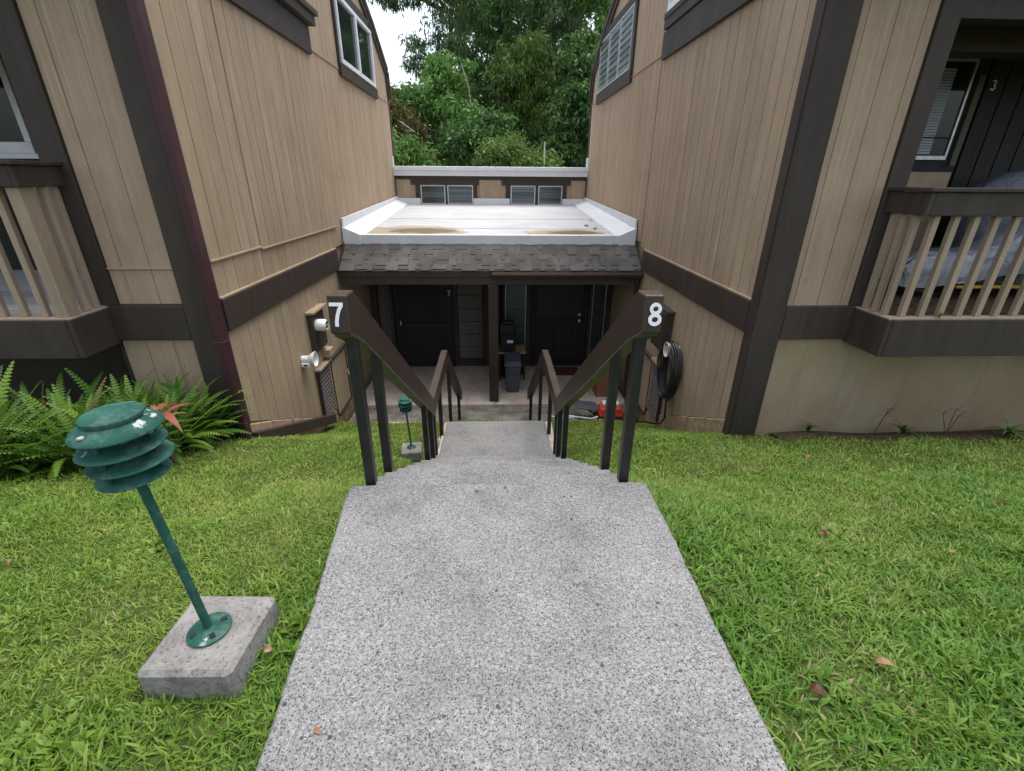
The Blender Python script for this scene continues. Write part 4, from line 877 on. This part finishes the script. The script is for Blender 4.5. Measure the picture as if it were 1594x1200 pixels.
for i, (x, y) in enumerate([(2.0, 10.6), (1.85, 9.9), (1.97, 9.6)]):
    o = tag(link('leaf_flake', dl2), ['farthest','middle','nearest'][i]+' dark leaf scrap on the right of the white roof', 'leaf', 'leaf scraps on the roof'); o.location = (x, y, zr(y)+.01); o.scale = (1.3,)*3; o.rotation_euler.z = i*2.

# ------------------------------------------------------------ grass
def grass(name, n, sampler, seed):
    g = np.random.default_rng(seed)
    x, y = sampler(g, n)
    keep = ~((x > np.interp(y, LE[0], LE[1])-.012) & (x < .782) & (y < 6.2)) & ~((x < -2.62) & (y > 4.36)) & ~((x > 2.5) & (y > 4.33)) & (y < 6.97) & ~((np.abs(x+.985) < .165) & (np.abs(y-1.135) < .165)) & ~((np.abs(x+1.06) < .13) & (np.abs(y-4.92) < .13))
    keep &= ~((x > 2.9) & (y > 4.0+.1*np.sin(x*6)) & (g.random(n) < .85)) & ~((x < -2.6+.22*(y-4.4)*0) & (x < -2.45) & (y > 4.3) & (y < 6.6))
    bare = np.sin(x*3.7+2.2*np.sin(y*2.9))*np.sin(y*4.3+1.7*np.sin(x*3.1)+1); keep &= ~((bare > .62) & (g.random(n) < .45))
    x, y = x[keep], y[keep]; n = len(x); z = lawn_z(x, y)-.004
    nz = np.sin(x*2.1+1)*np.sin(y*1.7+.5)+.6*np.sin(x*4.3-y*3.7)+.4*np.sin(x*7.9+y*8.3+2); nz = nz/2; cl = np.sin(x*13.1+3*np.sin(y*7.3))*np.sin(y*11.7+2*np.sin(x*6.1))
    dry = np.clip(.03+.12*nz+.06*(g.random(n)-.5), 0, 1)
    L = g.uniform(.026, .056, n)*(1+.22*cl)*(1+.35*np.clip(-nz, -.5, 1)); 
    nearpath = np.exp(-np.maximum(0, np.where(x > 0, x-.79, np.interp(y, LE[0], LE[1])-x))/.16); L *= 1+.55*nearpath*g.random(n)
    big = np.clip(1.15-.5*np.maximum(y-1.2, 0), 0, 1)*(x > 0); L *= 1+.32*big
    wd = L*g.uniform(.055, .115, n)+.0007*np.maximum(0, y-1.5)
    broad = (np.sin(x*5.3+1.9*np.sin(y*4.4))*np.sin(y*6.1+1.3*np.sin(x*5.2)) > .55) & (g.random(n) < .28); wd = np.where(broad, L*.30, wd); L = np.where(broad, L*.8, L)
    az_ = g.uniform(0, 2*np.pi, n); el = np.clip(g.normal(.62, .42, n), .02, 1.45)
    dx, dy = np.cos(az_), np.sin(az_); px, py = -dy, dx
    v = np.zeros((n, 5, 3), np.float32)
    h1 = L*.55; h2 = L*.45; el2 = el-g.uniform(.15, .8, n)
    mx, my, mz = x+dx*h1*np.cos(el), y+dy*h1*np.cos(el), z+h1*np.sin(el)
    tx, ty, tz = mx+dx*h2*np.cos(el2), my+dy*h2*np.cos(el2), mz+h2*np.sin(el2)
    tw = g.uniform(-.6, .6, n)*wd
    v[:,0] = np.stack([x-px*wd*.45, y-py*wd*.45, z], -1); v[:,1] = np.stack([x+px*wd*.45, y+py*wd*.45, z], -1)
    v[:,2] = np.stack([mx+px*wd*.55, my+py*wd*.55, mz+tw*.3], -1); v[:,3] = np.stack([mx-px*wd*.55, my-py*wd*.55, mz-tw*.3], -1); v[:,4] = np.stack([tx, ty, tz], -1)
    me = bpy.data.meshes.new(name); base = np.arange(n)*5
    me.vertices.add(n*5); me.vertices.foreach_set('co', v.reshape(-1))
    loops = np.stack([base, base+1, base+2, base+3, base+3, base+2, base+4], -1).astype(np.int32).reshape(-1)
    me.loops.add(n*7); me.loops.foreach_set('vertex_index', loops)
    ls = np.stack([np.arange(n)*7, np.arange(n)*7+4], -1).reshape(-1).astype(np.int32); me.polygons.add(n*2); me.polygons.foreach_set('loop_start', ls)
    c0 = np.array([.058, .143, .014]); c1 = np.array([.180, .292, .036]); c2 = np.array([.30, .355, .065]); c3 = np.array([.34, .28, .14])
    u = g.random(n)[:,None]; col = c0*(1-u)+c1*u
    yel = np.clip(.38+.45*nz+.35*cl+.5*(g.random(n)-.5), 0, .95)[:,None]; col = col*(1-yel*.55)+c2*yel*.55
    dd = (g.random(n) < dry)[:,None]; col = np.where(dd, c3*(.6+.6*g.random(n)[:,None]), col)
    deep = np.clip(.60*big+.55*nearpath, 0, .7)[:,None]*(.5+.5*g.random(n)[:,None]); col = np.where(dd, col, col*(1-deep)+np.array([.060, .165, .020])*(.6+.9*g.random(n)[:,None])*deep)
    col4 = np.concatenate([col, np.ones((n,1))], 1).astype(np.float32)
    at = me.color_attributes.new('tint', 'FLOAT_COLOR', 'POINT'); at.data.foreach_set('color', np.repeat(col4, 5, 0).reshape(-1))
    me.materials.append(MATS['grass_blade']); me.update(calc_edges=True); me.validate()
    o = link(name, me); o['kind'] = 'stuff'; o['label'] = 'short green lawn grass'; return o
def samp_near(g, n): return g.uniform(-3.6, 3.9, n), .25+2.6*g.random(n)**1.25
def samp_far(g, n): return g.uniform(-6.5, 7.5, n), g.uniform(1.6, 7.0, n)
grass('grass', 250000, samp_near, 3)
grass('grass', 280000, samp_far, 4)

# ------------------------------------------------------------ trees behind
def tree(name, base, label, mat, blobs, trunk_r, leaf=(.26, .07), n=6000, droop=.5, group='trees behind the low house', lean=(0, 0), seed=1, density=1.0):
    """blobs: (dx,dy,z,rx,ry,rz) relative to base x,y; leaves gather in many small clumps spread through each blob"""
    g = np.random.default_rng(seed)
    T = thing(name, base, label, 'tree', group)
    ztop = max(b[2] for b in blobs); tp = [(lean[0]*t_+.12*math.sin(t_*5+seed), lean[1]*t_, ztop*t_) for t_ in np.linspace(0, 1, 8)]
    tr = G().tube(tp, [trunk_r*(1-.8*i/7) for i in range(8)], 9).build('trunk', 'bark', T, smooth=True)
    for b in blobs:
        t_ = max(.12, min(.9, (b[2]-b[5]*.8)/ztop)); i = int(t_*7); s_ = Vector(tp[i]); e = Vector(b[:3]); m_ = (s_+e)/2+Vector((g.uniform(-.3,.3), g.uniform(-.3,.3), -.15))
        G().tube([s_, m_, e, e+(e-m_)*.5], [trunk_r*.42, trunk_r*.28, trunk_r*.16, trunk_r*.05], 6).build('limb', 'bark', T, smooth=True)
    blobs = [(*b[:3], b[3]*1.12, b[4]*1.1, b[5]*1.18) for b in blobs]
    vol = np.array([b[3]*b[4]*b[5] for b in blobs])**(2/3); vol = vol/vol.sum(); V, TI = [], []
    for b, f in zip(blobs, vol):
        k = int(1.6*n*f*density); nc = max(6, int(k/70))
        cd = g.normal(size=(nc, 3)); cd /= np.linalg.norm(cd, axis=1)[:,None]; cr_ = g.random(nc)**.35
        cc = np.array(b[:3])+cd*cr_[:,None]*np.array(b[3:6]); cs = g.uniform(.5, 1.0, nc)*.24*min(b[3:6])**.6+.08
        wh = g.integers(0, nc, k); off = g.normal(size=(k, 3))*cs[wh][:,None]*np.array([.75, .75, .55]); p = cc[wh]+off
        az_ = g.uniform(0, 2*np.pi, k); el = g.normal(-droop, .45, k); d = np.stack([np.cos(az_)*np.cos(el), np.sin(az_)*np.cos(el), np.sin(el)], -1)
        sd_ = np.cross(d, g.normal(size=(k, 3))); sd_ /= np.linalg.norm(sd_, axis=1)[:,None]+1e-9
        L = 1.0*leaf[0]*g.uniform(.6, 1.25, k)[:,None]; W = 1.15*leaf[1]*g.uniform(.6, 1.2, k)[:,None]
        m_ = p+d*L*.45+np.array([0,0,.02])
        V.append(np.stack([p, m_+sd_*W*.5, p+d*L, m_-sd_*W*.5], 1)); ct = g.random(nc); TI.append(np.clip(.45*ct[wh]+.55*g.random(k), 0, 1))
    V = np.concatenate(V); TI = np.concatenate(TI); k = len(V)
    me = bpy.data.meshes.new('crown'); me.vertices.add(k*4); me.vertices.foreach_set('co', V.astype(np.float32).reshape(-1))
    me.loops.add(k*4); me.loops.foreach_set('vertex_index', np.arange(k*4, dtype=np.int32)); me.polygons.add(k); me.polygons.foreach_set('loop_start', np.arange(k, dtype=np.int32)*4)
    at = me.color_attributes.new('tint', 'FLOAT_COLOR', 'POINT'); c4 = np.repeat(np.stack([TI, TI, TI, np.ones(k)], -1), 4, 0).astype(np.float32); at.data.foreach_set('color', c4.reshape(-1))
    me.materials.append(MATS[mat]); me.update(calc_edges=True); link('crown', me, T); return T
B0 = -2.6
def bl(x, z, y=0, r=(1.2, 1.2, .9)): return (x, y, z-B0, *r)
tree('eucalyptus_tree', (-2.3, 26, B0), 'tall loose eucalyptus with a branch reaching left against the sky', 'leaf_euc',
     [bl(-1.9, 9.2, 0, (1.5,1.2,.55)), bl(-1.2, 9.6, 0, (2.0,1.4,.9)), bl(-1.0, 6.6, -.5, (.85,.8,.65)), bl(.3, 8.0, 0, (1.0,1.0,1.1)), bl(.6, 10.5, 0, (1.6,1.4,1.0)), bl(-3.0, 10.0, 0, (1.0,.9,.35)), bl(0, 12.5, 0, (2.2,1.8,1.2))], .22, (.30,.055), 9500, .9, seed=21, lean=(.5, 0))
tree('broadleaf_tree', (-2.5, 23, B0), 'bright green bushy tree left of centre above the parapet', 'leaf_mid',
     [bl(-.2, 4.4, 0, (1.35,1.1,.8)), bl(.9, 3.6, -.3, (1.1,1.0,.8)), bl(-1.3, 4.2, .2, (.7,.8,.7)), bl(.2, 2.6, -.4, (1.5,1.1,.7)), bl(.4, 5.4, .3, (1.0,.9,.6))], .14, (.26,.08), 9000, .7, seed=5)
tree('broadleaf_tree', (-3.6, 20.5, B0), 'low green shrubby tree with dry twigs by the left wall end', 'leaf_dry',
     [bl(-.1, 3.0, 0, (.8,.8,.9)), bl(.4, 1.9, .2, (.9,.8,.6)), bl(-.6, 3.9, 0, (.5,.6,.6))], .09, (.22,.06), 3800, .6, seed=8)
tree('broadleaf_tree', (-3.0, 19.0, B0), 'low leafy green bush above the left end of the parapet', 'leaf_mid',
     [bl(0, 2.0, 0, (.7,.6,.55)), bl(-.6, 2.5, .2, (.5,.5,.5)), bl(.7, 1.5, 0, (.8,.6,.4))], .07, (.22,.06), 3000, .7, seed=9)
tree('eucalyptus_tree', (.2, 28, B0), 'tall dark tree in the centre with trunk showing high up', 'leaf_dark',
     [bl(-.6, 6.6, 0, (1.6,1.3,1.1)), bl(.8, 5.2, 0, (1.5,1.3,1.0)), bl(.3, 8.8, 0, (2.2,1.6,1.2)), bl(-1.2, 4.2, 0, (1.3,1.2,.9)), bl(0, 11.5, 0, (2.4,1.8,1.3)), bl(.4, 3.2, -.4, (1.6,1.1,.9))], .26, (.30,.07), 11000, .85, seed=12)
tree('broadleaf_tree', (1.0, 25, B0), 'light green leafy tree right of centre between dark trees', 'leaf_bright',
     [bl(.2, 6.5, 0, (1.1,1.0,.8)), bl(-.5, 5.6, 0, (.8,.9,.7)), bl(.8, 5.2, .2, (.9,.9,.8)), bl(.2, 4.3, 0, (1.0,.9,.7))], .13, (.28,.06), 5500, .95, seed=15)
tree('eucalyptus_tree', (3.0, 27, B0), 'tall eucalyptus with bent bare limbs on the right', 'leaf_euc',
     [bl(.3, 8.9, 0, (1.7,1.4,.9)), bl(1.2, 7.2, .2, (1.1,1.0,.8)), bl(-.9, 7.4, 0, (1.0,1.0,.8)), bl(.2, 5.4, .4, (1.2,1.0,.9)), bl(1.5, 9.8, 0, (1.6,1.4,.9)), bl(0, 12, 0, (2.6,2,1.2))], .26, (.30,.06), 9500, .9, seed=31, lean=(-.3, 0))
tree('broadleaf_tree', (3.1, 22, B0), 'dark leafy tree beside the right house end', 'leaf_dark',
     [bl(.2, 3.6, 0, (1.0,1.0,1.0)), bl(.7, 4.8, 0, (.8,.9,.8)), bl(-.2, 2.3, 0, (1.1,.9,.7)), bl(.4, 5.9, .3, (.8,.8,.7))], .15, (.25,.08), 7500, .6, seed=33)
tree('bamboo_clump', (.75, 19.5, B0), 'rounded bright green bush just above the parapet right of centre', 'leaf_bright',
     [bl(-.1, 2.05, 0, (1.15,.9,.62)), bl(-.8, 2.0, 0, (.65,.7,.5)), bl(.9, 1.7, 0, (.9,.7,.45))], .06, (.26,.05), 6500, .5, seed=41)
tree('broadleaf_tree', (-.9, 21, B0), 'dark shrubby tree in shade behind the parapet centre', 'leaf_dark',
     [bl(0, 2.6, 0, (1.2,1.0,.8)), bl(-.6, 1.7, 0, (1.0,.8,.5)), bl(.6, 3.2, .3, (.9,.9,.7))], .1, (.25,.07), 5500, .6, seed=44)
tree('broadleaf_tree', (5.4, 25, B0), 'mid green tree glimpsed above the right roof edge', 'leaf_mid',
     [bl(0, 7.5, 0, (1.4,1.2,1.0)), bl(-.8, 9.2, 0, (1.3,1.1,.9)), bl(.8, 5.6, 0, (1.2,1,.9)), bl(0, 3.6, 0, (1.3,1.1,1.0))], .16, (.28,.08), 5500, .7, seed=50)
for i, (x, y, hh) in enumerate([(-6.5, 40, 4.5), (-2.6, 42, 7), (1.2, 41, 8.5), (5.0, 40, 9)]):
    tree('broadleaf_tree', (x, y, B0), ['far dark tree low behind the left roof edge', 'far dark tree behind the left eucalyptus', 'far dark tree behind the central trees', 'far dark tree behind the right eucalyptus'][i], 'leaf_dark',
         [bl(0, hh*.25, 0, (2.8,1.8,2.0)), bl(-1.2, hh*.55, 0, (2.0,1.6,1.6)), bl(1.2, hh*.7, 0, (2.0,1.6,1.6)), bl(0, hh, 0, (1.8,1.5,1.3))], .25, (.45,.16), 6500, .5, 'far trees', seed=60+i)
for i, (x, y, hh, mt, lab) in enumerate([(-1.2, 33, 8.5, 'leaf_mid', 'mid green tree filling the gap behind the left eucalyptus'), (2.2, 33, 9.5, 'leaf_dark', 'dark tree filling the gap right of the central trunk'), (4.6, 31, 9.5, 'leaf_mid', 'mid green tree behind the right eucalyptus'), (.6, 36, 11, 'leaf_dark', 'tallest dark tree behind the central trees')]):
    tree('broadleaf_tree', (x, y, B0), lab, mt, [bl(0, hh*.3, 0, (1.9,1.4,1.6)), bl(-.8, hh*.55, 0, (1.6,1.3,1.3)), bl(.9, hh*.72, 0, (1.6,1.3,1.3)), bl(0, hh, 0, (1.8,1.5,1.3)), bl(.3, hh*1.2, 0, (1.9,1.5,1.2))], .2, (.34,.10), 6500, .6, 'trees behind the low house', seed=80+i)
tag(G().tube([(0, 0, 0), (0, 0, 5.25)], .028, 8).build('pole', 'dead_wood', None, smooth=True), 'thin pale upright pole in front of the dark trees on the right', 'pole').location = (1.75, 18.8, B0)
tag(G().tube([(0, 0, 0), (-.10, 0, .6), (-.35, 0, 1.35)], .013, 6).build('dead_branch', 'dead_wood', None), 'pale bare stick leaning above the central trees', 'branch', 'pale dead sticks').location = (-1.0, 21.8, 4.2)
tag(G().tube([(0, 0, 0), (.5, 0, -.32)], .012, 6).build('dead_branch', 'dead_wood', None), 'short pale stick among the leaves on the left', 'branch', 'pale dead sticks').location = (-3.3, 18.3, 3.2)
